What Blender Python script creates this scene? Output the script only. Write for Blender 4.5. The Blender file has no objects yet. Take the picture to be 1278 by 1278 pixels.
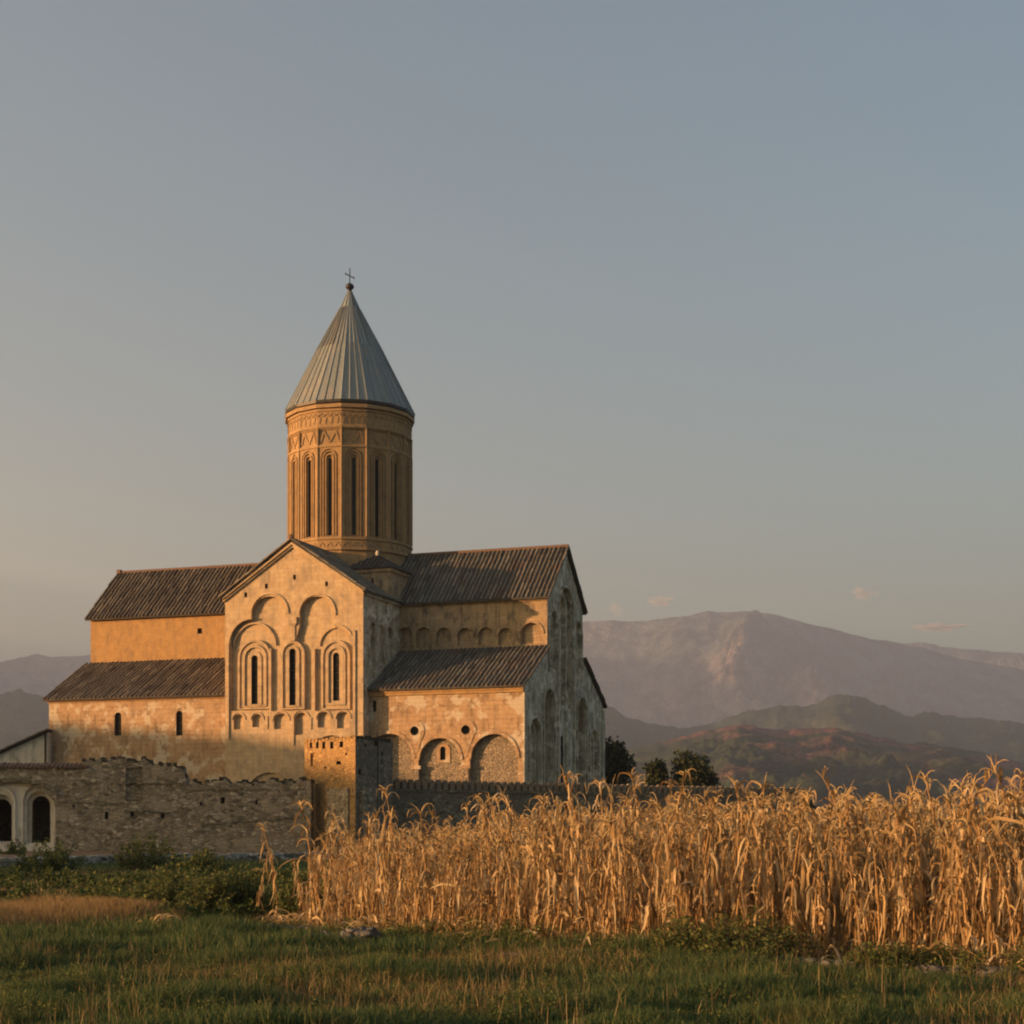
import bpy, math, random
import numpy as np
from mathutils import Vector, Matrix, noise
from mathutils.geometry import delaunay_2d_cdt
random.seed(7); RNG = np.random.default_rng(7)
R = math.radians
S = bpy.context.scene
C = S.collection

# ---------------------------------------------------------------- camera, sky, sun, exposure
F, W0, HZ = 2055.0, 1278.0, 1040.0          # focal length in px, frame width, row of the horizon
EYE = 1.6
cd = bpy.data.cameras.new('camera'); cam = bpy.data.objects.new('camera', cd); C.objects.link(cam)
cam.location = (0, 0, EYE); cam.rotation_euler = (R(90), 0, 0)
cd.sensor_width = 36; cd.lens = F/W0*36; cd.shift_y = (HZ-W0/2)/W0
cd.clip_start = 0.1; cd.clip_end = 60000
S.camera = cam

SUN_DIR = Vector((-.968, -.249, 0)).normalized()
SUN_EL = 6.0
w = bpy.data.worlds.new('World'); S.world = w; w.use_nodes = True
wn = w.node_tree; wn.nodes.clear()
sky = wn.nodes.new('ShaderNodeTexSky'); sky.sky_type = 'NISHITA'; sky.sun_disc = False
sky.sun_elevation = R(SUN_EL); sky.sun_rotation = math.atan2(SUN_DIR.x, SUN_DIR.y)
sky.altitude = 400; sky.air_density = 1.0; sky.dust_density = 6.0; sky.ozone_density = 1.0
bg = wn.nodes.new('ShaderNodeBackground'); bg.inputs[1].default_value = 0.099
hsv = wn.nodes.new('ShaderNodeHueSaturation'); hsv.inputs['Saturation'].default_value = 1.2
out = wn.nodes.new('ShaderNodeOutputWorld')
wn.links.new(sky.outputs[0], hsv.inputs['Color']); tint = wn.nodes.new('ShaderNodeMix'); tint.data_type = 'RGBA'; tint.blend_type = 'MULTIPLY'; tint.inputs[0].default_value = 1; tint.inputs[7].default_value = (.985, 1.015, .965, 1)
wn.links.new(hsv.outputs[0], tint.inputs[6]); wn.links.new(tint.outputs[2], bg.inputs[0]); wn.links.new(bg.outputs[0], out.inputs[0])

sd = bpy.data.lights.new('sun', 'SUN'); sun = bpy.data.objects.new('sun', sd); C.objects.link(sun)
sd.energy = 4.6; sd.angle = R(.6); sd.color = (1, .53, .24)
sv = Vector((SUN_DIR.x*math.cos(R(SUN_EL)), SUN_DIR.y*math.cos(R(SUN_EL)), math.sin(R(SUN_EL))))
sun.rotation_euler = sv.to_track_quat('Z', 'Y').to_euler(); sun.location = (-60, 0, 60)

S.view_settings.view_transform = 'Standard'; S.view_settings.look = 'None'
S.view_settings.exposure = 1.5; S.view_settings.gamma = 1
S.render.engine = 'CYCLES'
S.cycles.use_denoising = True; S.cycles.filter_width = 2.1
S.cycles.max_bounces = 6; S.cycles.volume_bounces = 0; S.cycles.transparent_max_bounces = 8

# ---------------------------------------------------------------- helpers
def px(x, y, Z):                              # pixel at a depth -> world point
    return Vector(((x-639)/F*Z, Z, EYE+(HZ-y)/F*Z))

def tag(o, label=None, cat=None, group=None, kind=None):
    if label: o['label'] = label
    if cat: o['category'] = cat
    if group: o['group'] = group
    if kind: o['kind'] = kind
    return o

def empty(name, loc=(0, 0, 0), rz=0, **k):
    o = bpy.data.objects.new(name, None); C.objects.link(o)
    o.location = loc; o.rotation_euler = (0, 0, rz); o.empty_display_size = .3
    return tag(o, **k)

def link(name, me, parent=None):
    o = bpy.data.objects.new(name, me); C.objects.link(o)
    if parent: o.parent = parent
    return o

def auto_uv(me):
    n = len(me.loops)
    if not n: return
    lv = np.empty(n, np.int32); me.loops.foreach_get('vertex_index', lv)
    co = np.empty(len(me.vertices)*3); me.vertices.foreach_get('co', co); co = co.reshape(-1, 3)
    nr = np.empty(len(me.polygons)*3); me.polygons.foreach_get('normal', nr); nr = nr.reshape(-1, 3)
    tot = np.empty(len(me.polygons), np.int32); me.polygons.foreach_get('loop_total', tot)
    ln = np.repeat(nr, tot, axis=0)
    t = np.stack([-ln[:, 1], ln[:, 0], np.zeros(n)], 1); l = np.linalg.norm(t, axis=1)
    flat = l < .05; t[flat] = (1, 0, 0); l[flat] = 1; t /= l[:, None]
    b = np.cross(ln, t); p = co[lv]
    uv = np.stack([(p*t).sum(1), (p*b).sum(1)], 1)
    u = me.uv_layers.new(name='UVMap'); u.data.foreach_set('uv', uv.ravel())

class MB:
    def __init__(s): s.v = []; s.f = []; s.m = []; s.mats = []
    def mi(s, mat):
        if mat not in s.mats: s.mats.append(mat)
        return s.mats.index(mat)
    def face(s, pts, mat):
        b = len(s.v); s.v += [tuple(p) for p in pts]; s.f.append(tuple(range(b, b+len(pts)))); s.m.append(s.mi(mat))
    def hexa(s, p, mat):                       # 8 points: bottom ring 0-3 (CCW from above), top ring 4-7
        b = len(s.v); s.v += [tuple(q) for q in p]; k = s.mi(mat)
        for f in ((3, 2, 1, 0), (4, 5, 6, 7), (0, 1, 5, 4), (1, 2, 6, 5), (2, 3, 7, 6), (3, 0, 4, 7)):
            s.f.append(tuple(b+i for i in f)); s.m.append(k)
    def box(s, x0, x1, y0, y1, z0, z1, mat):
        s.hexa([(x0, y0, z0), (x1, y0, z0), (x1, y1, z0), (x0, y1, z0), (x0, y0, z1), (x1, y0, z1), (x1, y1, z1), (x0, y1, z1)], mat)
    def tube(s, pts, r, mat, n=6, cap=True):
        b = len(s.v); k = s.mi(mat); m = len(pts)
        rs = r if isinstance(r, (list, tuple)) else [r]*m
        for i, p in enumerate(pts):
            p = Vector(p); d = (Vector(pts[min(i+1, m-1)])-Vector(pts[max(i-1, 0)])).normalized()
            a = d.cross(Vector((0, 0, 1)));  a = a if a.length > .01 else Vector((1, 0, 0)); a.normalize(); c = d.cross(a)
            for j in range(n):
                an = 2*math.pi*j/n; s.v.append(tuple(p+(a*math.cos(an)+c*math.sin(an))*rs[i]))
        for i in range(m-1):
            for j in range(n):
                s.f.append((b+i*n+j, b+i*n+(j+1) % n, b+(i+1)*n+(j+1) % n, b+(i+1)*n+j)); s.m.append(k)
        if cap:
            s.f.append(tuple(b+j for j in range(n))); s.m.append(k)
            s.f.append(tuple(b+(m-1)*n+j for j in reversed(range(n)))); s.m.append(k)
    def build(s, name, parent=None, smooth=False):
        me = bpy.data.meshes.new(name); me.from_pydata(s.v, [], s.f); me.update()
        for m in s.mats: me.materials.append(m)
        me.polygons.foreach_set('material_index', s.m)
        if smooth: me.polygons.foreach_set('use_smooth', [True]*len(s.f))
        auto_uv(me)
        return link(name, me, parent)

def np_mesh(name, V, Fc, mat, smooth=False, uv=True, fmat=None, mats=None):
    V = np.asarray(V, np.float32); Fc = np.asarray(Fc, np.int32); k = Fc.shape[1]
    me = bpy.data.meshes.new(name); me.vertices.add(len(V)); me.vertices.foreach_set('co', V.ravel())
    me.loops.add(Fc.size); me.loops.foreach_set('vertex_index', Fc.ravel())
    me.polygons.add(len(Fc)); me.polygons.foreach_set('loop_start', np.arange(0, Fc.size, k, dtype=np.int32))
    me.polygons.foreach_set('loop_total', np.full(len(Fc), k, np.int32))
    for m in (mats or [mat]): me.materials.append(m)
    if fmat is not None: me.polygons.foreach_set('material_index', np.asarray(fmat, np.int32))
    if smooth: me.polygons.foreach_set('use_smooth', np.ones(len(Fc), bool))
    me.update(calc_edges=True)
    if uv: auto_uv(me)
    return me

# ---- carved wall panels: a flat outline with nested recesses / raised mouldings, all real relief
class Frame:
    def __init__(s, O, U, N, T=None):
        s.O = Vector(O); s.U = Vector(U).normalized(); s.N = Vector(N).normalized()
        T = T or Matrix(); s.WO = T @ s.O; M3 = T.to_3x3(); s.WU = (M3 @ s.U); s.WN = (M3 @ s.N)
    def p(s, q, d=0.0): return s.O + s.U*q[0] + Vector((0, 0, 1))*q[1] - s.N*d
    def at(s, x, y):                            # pixel -> (s, z) on this wall plane
        e = Vector((0, 0, EYE)); r = Vector(((x-639)/F, 1, (HZ-y)/F))
        t = (s.WO-e).dot(s.WN)/r.dot(s.WN); h = e+r*t-s.WO
        return (h.dot(s.WU), h.z+s.WO.z-s.O.z if False else h.z)
def poly_area(p): return sum(p[i][0]*p[(i+1) % len(p)][1]-p[(i+1) % len(p)][0]*p[i][1] for i in range(len(p)))/2
def ccw(p): return p if poly_area(p) > 0 else list(reversed(p))
def inpoly(x, y, P):
    c = False; j = len(P)-1
    for i in range(len(P)):
        if (P[i][1] > y) != (P[j][1] > y) and x < (P[j][0]-P[i][0])*(y-P[i][1])/(P[j][1]-P[i][1])+P[i][0]: c = not c
        j = i
    return c
def fill(loops):
    """triangles of loops[0] minus the other loops -> points, triples (CCW)"""
    vs, es = [], []
    for l in loops:
        b = len(vs); n = len(l); vs += [Vector((q[0], q[1])) for q in l]; es += [(b+i, b+(i+1) % n) for i in range(n)]
    v, _, f, *_r = delaunay_2d_cdt(vs, es, [], 0, 1e-5)
    out = []
    for t in f:
        a, b, c = (v[i] for i in t); x = (a.x+b.x+c.x)/3; y = (a.y+b.y+c.y)/3
        ar = (b.x-a.x)*(c.y-a.y)-(c.x-a.x)*(b.y-a.y)
        if abs(ar) < 1e-9 or not inpoly(x, y, loops[0]) or any(inpoly(x, y, h) for h in loops[1:]): continue
        out.append(tuple(t) if ar > 0 else (t[0], t[2], t[1]))
    return [(q.x, q.y) for q in v], out
def relief(mb, fr, outline, kids, mat, depth=0.0):
    """kids: dicts(poly, d, kids, mat, open)."""
    flip = fr.U.cross(Vector((0, 0, 1))).dot(fr.N) < 0
    outer = ccw(outline); holes = [ccw(k['poly']) for k in kids]
    loops = [outer]+holes
    flat, tri = fill(loops)
    b = len(mb.v); mb.v += [tuple(fr.p(q, depth)) for q in flat]; k_ = mb.mi(mat)
    for t in tri:
        t = (t[0], t[2], t[1]) if flip else t
        mb.f.append(tuple(b+i for i in t)); mb.m.append(k_)
    for k, h in zip(kids, holes):
        m2 = k.get('mat', mat); n = len(h)
        for i in range(n):
            p0, p1 = h[i], h[(i+1) % n]
            q = [fr.p(p0, depth), fr.p(p1, depth), fr.p(p1, k['d']), fr.p(p0, k['d'])]
            if flip: q.reverse()
            mb.face(q, m2)
        if not k.get('open'): relief(mb, fr, h, k.get('kids', []), m2, k['d'])
def arch(c, w, z0, zs, rise=None, n=12):
    """arch-topped outline: centre, width, bottom, springing, rise."""
    r = w/2; rise = r if rise is None else rise
    return [(c-r, z0), (c+r, z0)]+[(c+r*math.cos(math.pi*i/n), zs+rise*math.sin(math.pi*i/n)) for i in range(n+1)]
def archt(c, w, z0, zt, **k):                   # by its top
    r = w/2; return arch(c, w, z0, zt-k.get('rise', r), **k)
def circ(c, z, r, n=16): return [(c+r*math.cos(2*math.pi*i/n), z+r*math.sin(2*math.pi*i/n)) for i in range(n)]
def rect(x0, x1, z0, z1): return [(x0, z0), (x1, z0), (x1, z1), (x0, z1)]
def leaf_box(fr, poly, d, th, mat, name, parent):   # a thin solid set in an opening (panes, slabs)
    mb = MB(); P = ccw(poly); n = len(P)
    fr_pts = [fr.p(q, d) for q in P]; bk = [fr.p(q, d+th) for q in P]
    flip = fr.U.cross(Vector((0, 0, 1))).dot(fr.N) < 0
    mb.face(fr_pts if not flip else fr_pts[::-1], mat); mb.face(bk[::-1] if not flip else bk, mat)
    for i in range(n): mb.face([fr_pts[(i+1) % n], fr_pts[i], bk[i], bk[(i+1) % n]], mat)
    return mb.build(name, parent)
def ring(mb, fr, inner, outer, d0, d1, mat):    # open arch band (two matching polylines) standing proud from d0 to d1
    n = len(inner)
    for i in range(n-1):
        a, b, c, e = inner[i], inner[i+1], outer[i+1], outer[i]
        P = [fr.p(a, d0), fr.p(b, d0), fr.p(b, d1), fr.p(a, d1), fr.p(e, d0), fr.p(c, d0), fr.p(c, d1), fr.p(e, d1)]
        mb.hexa(P, mat)
def arc_line(c, r, zs, z0=None, n=14, a0=0, a1=180, rise=None):
    rz = rise if rise is not None else r
    L = [(c+r*math.cos(R(a)), zs+rz*math.sin(R(a))) for a in np.linspace(a0, a1, n)]
    if z0 is not None: L = [(L[0][0], z0)]+L+[(L[-1][0], z0)]
    return L
def band(mb, fr, c, r, wd, zs, z0, d0, d1, mat, **k):
    ring(mb, fr, arc_line(c, r-wd/2, zs, z0, **k), arc_line(c, r+wd/2, zs, z0, **k), d0, d1, mat)

# ---------------------------------------------------------------- materials
def newmat(name, rough=.9):
    m = bpy.data.materials.new(name); m.use_nodes = True
    b = m.node_tree.nodes['Principled BSDF']; b.inputs['Roughness'].default_value = rough
    b.inputs['Specular IOR Level'].default_value = .25
    return m, m.node_tree, b
def nd(t, ty, **k):
    n = t.nodes.new(ty)
    for a, v in k.items():
        if hasattr(n, a): setattr(n, a, v)
        else: n.inputs[a.replace('_', ' ')].default_value = v
    return n
def ramp(t, src, stops):
    r = t.nodes.new('ShaderNodeValToRGB'); e = r.color_ramp.elements
    while len(e) < len(stops): e.new(.5)
    for x, (p, c) in zip(e, stops): x.position = p; x.color = (*c, 1) if len(c) == 3 else c
    t.links.new(src, r.inputs[0]); return r.outputs[0]
def g(v): return (v, v, v)
def mixc(t, a, b, f, mode='MIX'):
    m = t.nodes.new('ShaderNodeMix'); m.data_type = 'RGBA'; m.blend_type = mode
    for s, v in ((m.inputs[0], f), (m.inputs[6], a), (m.inputs[7], b)):
        if hasattr(v, 'is_linked') or isinstance(v, bpy.types.NodeSocket): t.links.new(v, s)
        else: s.default_value = v if not isinstance(v, tuple) else (*v, 1)
    return m.outputs[2]
def ntex(t, vec, scale, detail=4, rough=.6, dist=0, out=0):
    n = t.nodes.new('ShaderNodeTexNoise'); n.inputs['Scale'].default_value = scale; n.inputs['Detail'].default_value = detail
    n.inputs['Roughness'].default_value = rough; n.inputs['Distortion'].default_value = dist
    t.links.new(vec, n.inputs['Vector']); return n.outputs[out]
def stone(name, base, dark, light, brick=(.7, .35), mortar=.6, stain=(.12, .10, .08), stain_amt=.6, stain_scale=.25, patch=None, bump=.5, seed=0, expose=None):
    m, t, b = newmat(name)
    tc = t.nodes.new('ShaderNodeTexCoord'); ob = tc.outputs['Object']; uv = tc.outputs['UV']
    mp = nd(t, 'ShaderNodeMapping'); mp.inputs['Location'].default_value = (seed*3.1, seed*1.7, seed*2.3); t.links.new(ob, mp.inputs[0]); ob = mp.outputs[0]
    br = t.nodes.new('ShaderNodeTexBrick'); t.links.new(uv, br.inputs[0])
    br.inputs['Scale'].default_value = 1; br.inputs['Brick Width'].default_value = brick[0]; br.inputs['Row Height'].default_value = brick[1]
    br.inputs['Mortar Size'].default_value = .012; br.inputs['Mortar Smooth'].default_value = .4; br.offset = .5
    br.inputs['Color1'].default_value = (*base, 1); br.inputs['Color2'].default_value = (*light, 1)
    br.inputs['Mortar'].default_value = (*[x*mortar for x in base], 1); br.inputs['Bias'].default_value = -.2
    n1 = ntex(t, ob, 1.4, 6, .65); c = mixc(t, br.outputs[0], dark, ramp(t, n1, [(.46, g(0)), (.68, g(.75))]))
    n2 = ntex(t, ob, 9, 4, .7); c = mixc(t, c, light, ramp(t, n2, [(.5, g(0)), (.8, g(.6))]))
    ms = nd(t, 'ShaderNodeMapping'); ms.inputs['Scale'].default_value = (1, 1, .45); t.links.new(ob, ms.inputs[0])
    n3 = ntex(t, ms.outputs[0], stain_scale*4, 8, .68, .3)
    c = mixc(t, c, stain, ramp(t, n3, [(.5, g(0)), (.66, g(stain_amt))]))
    mk = nd(t, 'ShaderNodeMapping'); mk.inputs['Scale'].default_value = (2.4, 2.4, .16); t.links.new(ob, mk.inputs[0])
    c = mixc(t, c, stain, ramp(t, ntex(t, mk.outputs[0], 1.1, 6, .7), [(.52, g(0)), (.68, g(stain_amt*.75))]))
    if patch:                                  # (colour, scale, threshold): plaster or bare patches with their own outline
        n4 = ntex(t, ob, patch[1], 7, .62, .2, 0); c = mixc(t, c, patch[0], ramp(t, n4, [(patch[2], g(0)), (patch[2]+.03, g(.85))]))
    if expose: c = mixc(t, c, expose[0], ramp(t, ntex(t, ob, expose[1], 9, .72, .6), [(expose[2], g(0)), (expose[2]+.035, g(.8))]))
    n5 = ntex(t, ob, 26, 3, .7); c = mixc(t, c, ramp(t, n5, [(.3, g(.62)), (.7, g(1.25))]), .55, 'MULTIPLY')
    t.links.new(c, b.inputs['Base Color'])
    bm = t.nodes.new('ShaderNodeBump'); bm.inputs['Strength'].default_value = bump; bm.inputs['Distance'].default_value = .06
    h = t.nodes.new('ShaderNodeMath'); h.operation = 'MULTIPLY_ADD'; t.links.new(br.outputs['Fac'], h.inputs[0]); h.inputs[1].default_value = -.35
    n6 = ntex(t, ob, 5, 8, .75); t.links.new(n6, h.inputs[2]); t.links.new(h.outputs[0], bm.inputs['Height']); t.links.new(bm.outputs[0], b.inputs['Normal'])
    return m
def rubble(name, cols, mortar, scale=3.2, patch=None, bump=.9):
    m, t, b = newmat(name)
    tc = t.nodes.new('ShaderNodeTexCoord'); ob = tc.outputs['Object']
    nz = ntex(t, ob, 2.5, 3, .6, 0, 1); wv = mixc(t, ob, nz, .09, 'ADD')
    mp = nd(t, 'ShaderNodeMapping'); mp.inputs['Scale'].default_value = (1, 1, 1.7); t.links.new(wv, mp.inputs[0])
    v = t.nodes.new('ShaderNodeTexVoronoi'); v.inputs['Scale'].default_value = scale; t.links.new(mp.outputs[0], v.inputs['Vector'])
    e = t.nodes.new('ShaderNodeTexVoronoi'); e.feature = 'DISTANCE_TO_EDGE'; e.inputs['Scale'].default_value = scale; t.links.new(mp.outputs[0], e.inputs['Vector'])
    sx = t.nodes.new('ShaderNodeSeparateColor'); t.links.new(v.outputs['Color'], sx.inputs[0])
    c = ramp(t, sx.outputs[0], [(i/(len(cols)-1), x) for i, x in enumerate(cols)])
    ed = ramp(t, e.outputs[0], [(.02, g(1)), (.09, g(0))]); c = mixc(t, c, mortar, ed)
    n1 = ntex(t, ob, .55, 7, .65); c = mixc(t, c, mortar, ramp(t, n1, [(.47, g(0)), (.58, g(.75))]))
    if patch: c = mixc(t, c, patch[0], ramp(t, ntex(t, ob, patch[1], 7, .6), [(patch[2], g(0)), (patch[2]+.04, g(.8))]))
    c = mixc(t, c, ramp(t, ntex(t, ob, 14, 4, .7), [(.3, g(.6)), (.7, g(1.25))]), .6, 'MULTIPLY')
    t.links.new(c, b.inputs['Base Color'])
    bm = t.nodes.new('ShaderNodeBump'); bm.inputs['Strength'].default_value = bump; bm.inputs['Distance'].default_value = .12
    h = t.nodes.new('ShaderNodeMath'); h.operation = 'ADD'; t.links.new(ramp(t, e.outputs[0], [(0, g(0)), (.15, g(.6))]), h.inputs[0]); t.links.new(ntex(t, ob, 5, 7, .7), h.inputs[1])
    t.links.new(h.outputs[0], bm.inputs['Height']); t.links.new(bm.outputs[0], b.inputs['Normal'])
    return m
def roofmat(name, c1, c2, rust, rough=.75, scale=.9):
    m, t, b = newmat(name, rough); tc = t.nodes.new('ShaderNodeTexCoord'); uv = tc.outputs['UV']; ob = tc.outputs['Object']
    mp = nd(t, 'ShaderNodeMapping'); mp.inputs['Scale'].default_value = (2.2, .35, 1); t.links.new(uv, mp.inputs[0])
    c = mixc(t, c1, c2, ramp(t, ntex(t, mp.outputs[0], scale, 5, .7), [(.38, g(0)), (.62, g(1))]))
    c = mixc(t, c, rust, ramp(t, ntex(t, ob, .5, 6, .65), [(.48, g(0)), (.65, g(.75))]))
    c = mixc(t, c, ramp(t, ntex(t, ob, 7, 4, .8), [(.3, g(.5)), (.7, g(1.3))]), .6, 'MULTIPLY')
    t.links.new(c, b.inputs['Base Color'])
    gi = t.nodes.new('ShaderNodeNewGeometry'); c = mixc(t, c, ramp(t, gi.outputs['Random Per Island'], [(0, g(.5)), (.15, g(.85)), (.8, g(1.1)), (1, g(1.6))]), 1.0, 'MULTIPLY'); t.links.new(c, b.inputs['Base Color'])
    bm = t.nodes.new('ShaderNodeBump'); bm.inputs['Strength'].default_value = .3; bm.inputs['Distance'].default_value = .03
    t.links.new(ntex(t, ob, 8, 4, .6), bm.inputs['Height']); t.links.new(bm.outputs[0], b.inputs['Normal'])
    return m
def veg(name, stops, rough=.7, trans=.3, islands=True, big=None):
    m, t, b = newmat(name, rough)
    if islands:
        gi = t.nodes.new('ShaderNodeNewGeometry'); src = gi.outputs['Random Per Island']
    else:
        tc = t.nodes.new('ShaderNodeTexCoord'); src = ntex(t, tc.outputs['Object'], 3, 5, .7)
    c = ramp(t, src, stops)
    if big:                                    # (colour, scale, lo, hi): patches of another growth
        tc = t.nodes.new('ShaderNodeTexCoord'); c = mixc(t, c, big[0], ramp(t, ntex(t, tc.outputs['Object'], big[1], 4, .6), [(big[2], g(0)), (big[3], g(.85))]))
    t.links.new(c, b.inputs['Base Color'])
    if trans:
        tr = t.nodes.new('ShaderNodeBsdfTranslucent'); t.links.new(c, tr.inputs[0])
        mx = t.nodes.new('ShaderNodeMixShader'); mx.inputs[0].default_value = trans
        t.links.new(b.outputs[0], mx.inputs[1]); t.links.new(tr.outputs[0], mx.inputs[2])
        t.links.new(mx.outputs[0], t.nodes['Material Output'].inputs[0])
    return m
def plain(name, c, rough=.8, metal=0):
    m, t, b = newmat(name, rough); b.inputs['Metallic'].default_value = metal
    tc = t.nodes.new('ShaderNodeTexCoord'); k = mixc(t, c, ramp(t, ntex(t, tc.outputs['Object'], 6, 4, .7), [(.3, g(.6)), (.7, g(1.2))]), .5, 'MULTIPLY')
    t.links.new(k, b.inputs['Base Color']); return m

M = {}
M['travertine'] = stone('travertine', (.50, .36, .21), (.37, .26, .16), (.58, .44, .28), (.8, .4), .85, (.27, .22, .16), .8, .35, expose=((.30, .23, .16), .9, .61), bump=.5, seed=1)
M['brick'] = stone('brick', (.42, .25, .10), (.30, .18, .08), (.50, .31, .13), (.42, .14), .75, (.22, .15, .10), .6, .35, bump=.5, seed=2)
M['drum'] = stone('drum_brick', (.37, .24, .12), (.26, .17, .09), (.45, .30, .15), (.5, .18), .7, (.20, .15, .10), .5, .3, bump=.4, seed=3)
M['plaster'] = stone('plaster', (.46, .30, .17), (.34, .22, .13), (.50, .34, .20), (.9, .42), .97, (.20, .14, .085), .85, .3, patch=((.56, .47, .35), .6, .53), expose=((.24, .15, .085), 1.5, .59), bump=1, seed=4)
M['rubble_fill'] = rubble('rubble_fill', [(.16, .13, .09), (.30, .24, .17), (.38, .30, .2), (.22, .17, .12)], (.30, .24, .17), 2.4)
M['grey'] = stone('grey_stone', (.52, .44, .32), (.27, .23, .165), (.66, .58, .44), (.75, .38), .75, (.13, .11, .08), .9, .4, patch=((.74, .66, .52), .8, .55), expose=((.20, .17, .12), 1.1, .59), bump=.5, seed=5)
M['clere'] = stone('ochre_stone', (.42, .29, .16), (.27, .20, .13), (.50, .37, .22), (.6, .3), .8, (.13, .105, .08), .9, .4, bump=.7, seed=6)
M['roof'] = roofmat('tile_roof', (.03, .025, .02), (.07, .055, .04), (.06, .04, .03))
M['roof_shade'] = roofmat('shaded_tile_roof', (.035, .034, .03), (.07, .066, .055), (.06, .045, .035))  # greyer copy of the roof tiles, shade of the east side put into colour
M['roof_row'] = roofmat('roof_tile_row', (.12, .10, .075), (.22, .185, .135), (.10, .08, .06))
M['roof_shade_row'] = roofmat('shaded_roof_tile_row', (.12, .11, .085), (.20, .18, .14), (.18, .115, .08))  # shaded copy of the tile rows, with rusty patches of its own
M['cone'] = roofmat('cone_metal', (.20, .235, .24), (.26, .285, .285), (.29, .28, .25), .45, .4)
M['dark'] = plain('dark_glass', (.012, .010, .009), .3)
M['hole'] = plain('deep_shadow_stone', (.05, .04, .03), .9)
M['iron'] = plain('iron', (.05, .045, .04), .5, .6)
M['wood'] = plain('timber_frame', (.16, .06, .03), .7)
M['rubble'] = rubble('rubble_wall', [(.12, .10, .07), (.31, .25, .17), (.56, .47, .35), (.18, .145, .10)], (.30, .24, .165), 2.9, patch=((.44, .36, .255), .55, .56))
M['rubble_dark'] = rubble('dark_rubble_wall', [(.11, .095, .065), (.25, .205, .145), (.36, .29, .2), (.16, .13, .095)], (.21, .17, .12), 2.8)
M['tower'] = rubble('sunlit_tower_rubble', [(.22, .12, .05), (.42, .25, .10), (.52, .32, .13), (.28, .17, .08)], (.44, .27, .11), 3.4, patch=((.30, .27, .2), .5, .62))  # orange rubble for the left tower face, sunlight put into its colour
M['merlon'] = rubble('merlon_rubble', [(.24, .18, .12), (.42, .31, .2), (.3, .22, .14)], (.3, .22, .14), 4)
M['moss_gap_dark'] = rubble('moss_and_gap_dark', [(.03, .03, .022), (.07, .06, .045), (.05, .05, .03)], (.06, .05, .035), 3)  # moss on wall tops, also the dark put behind the merlon gaps
M['tile'] = plain('clay_coping_tile', (.17, .105, .075), .9)
M['lime'] = stone('lime_plaster', (.66, .58, .46), (.50, .43, .34), (.72, .65, .54), (3, 2), 1, (.22, .18, .14), .6, .3, bump=.3, seed=8)
M['kerbstone'] = rubble('field_stone', [(.22, .20, .17), (.50, .45, .37), (.66, .61, .52), (.30, .27, .22)], (.28, .23, .17), 3.4)
M['rock'] = rubble('rock', [(.10, .10, .095), (.2, .19, .17), (.14, .13, .12)], (.1, .09, .07), 5)
M['pale_rock'] = plain('pale_rock', (.5, .48, .44), .9)

# ---------------------------------------------------------------- ground
def sheet(name, xs, ys, zf, mat, smooth=True):
    nx, ny = len(xs), len(ys); V = np.empty((ny, nx, 3), np.float32)
    X, Y = np.meshgrid(xs, ys); V[..., 0] = X; V[..., 1] = Y; V[..., 2] = zf(X, Y)
    i = np.arange(ny-1)[:, None]*nx+np.arange(nx-1)[None]; Fc = np.stack([i, i+1, i+nx+1, i+nx], -1).reshape(-1, 4)
    return np_mesh(name, V.reshape(-1, 3), Fc, mat, smooth, uv=False)
def gz(X, Y):
    a = .035*np.sin(X*1.7+Y*.9)+.03*np.sin(X*.8-Y*1.3+1)+.02*np.sin(X*3.1+Y*2.3)
    f = np.clip((60-np.abs(Y-10))/30, 0, 1); return a*f
def front(X):                                  # the near edge of the maize field, as Y of X
    X = np.asarray(X, float)
    return np.interp(X, [-5.5, -3.6, -1.5, 1, 3.5, 5.8, 9, 14], [28.2, 27.0, 24.0, 21.4, 20.0, 18.0, 17.2, 16.8])
gm, t, b = newmat('meadow_soil', .95)
tc = t.nodes.new('ShaderNodeTexCoord'); ob = tc.outputs['Object']
c = ramp(t, ntex(t, ob, .5, 8, .7), [(.35, (.04, .05, .018)), (.5, (.07, .065, .025)), (.68, (.14, .10, .045))])
c2 = ramp(t, ntex(t, ob, .012, 8, .7), [(.35, (.045, .06, .02)), (.6, (.12, .10, .04))])
mg = nd(t, 'ShaderNodeSeparateXYZ'); t.links.new(ob, mg.inputs[0])
c = mixc(t, c, c2, ramp(t, ntex(t, ob, .002, 2), [(.3, g(.4)), (.7, g(.6))]))
t.links.new(c, b.inputs['Base Color'])
bm = t.nodes.new('ShaderNodeBump'); bm.inputs['Distance'].default_value = .1; t.links.new(ntex(t, ob, 6, 6, .8), bm.inputs['Height']); t.links.new(bm.outputs[0], b.inputs['Normal'])
far = np.geomspace(60, 8000, 24); farl = np.geomspace(60, 5500, 24)
xs = np.concatenate([-farl[::-1], np.linspace(-58, 58, 200), far]); ys = np.concatenate([-np.geomspace(60, 1500, 10)[::-1], np.linspace(-50, 120, 240), np.geomspace(124, 14000, 30)])
gr = link('ground', sheet('ground', xs, ys, gz, gm)); gr['kind'] = 'structure'
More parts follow.
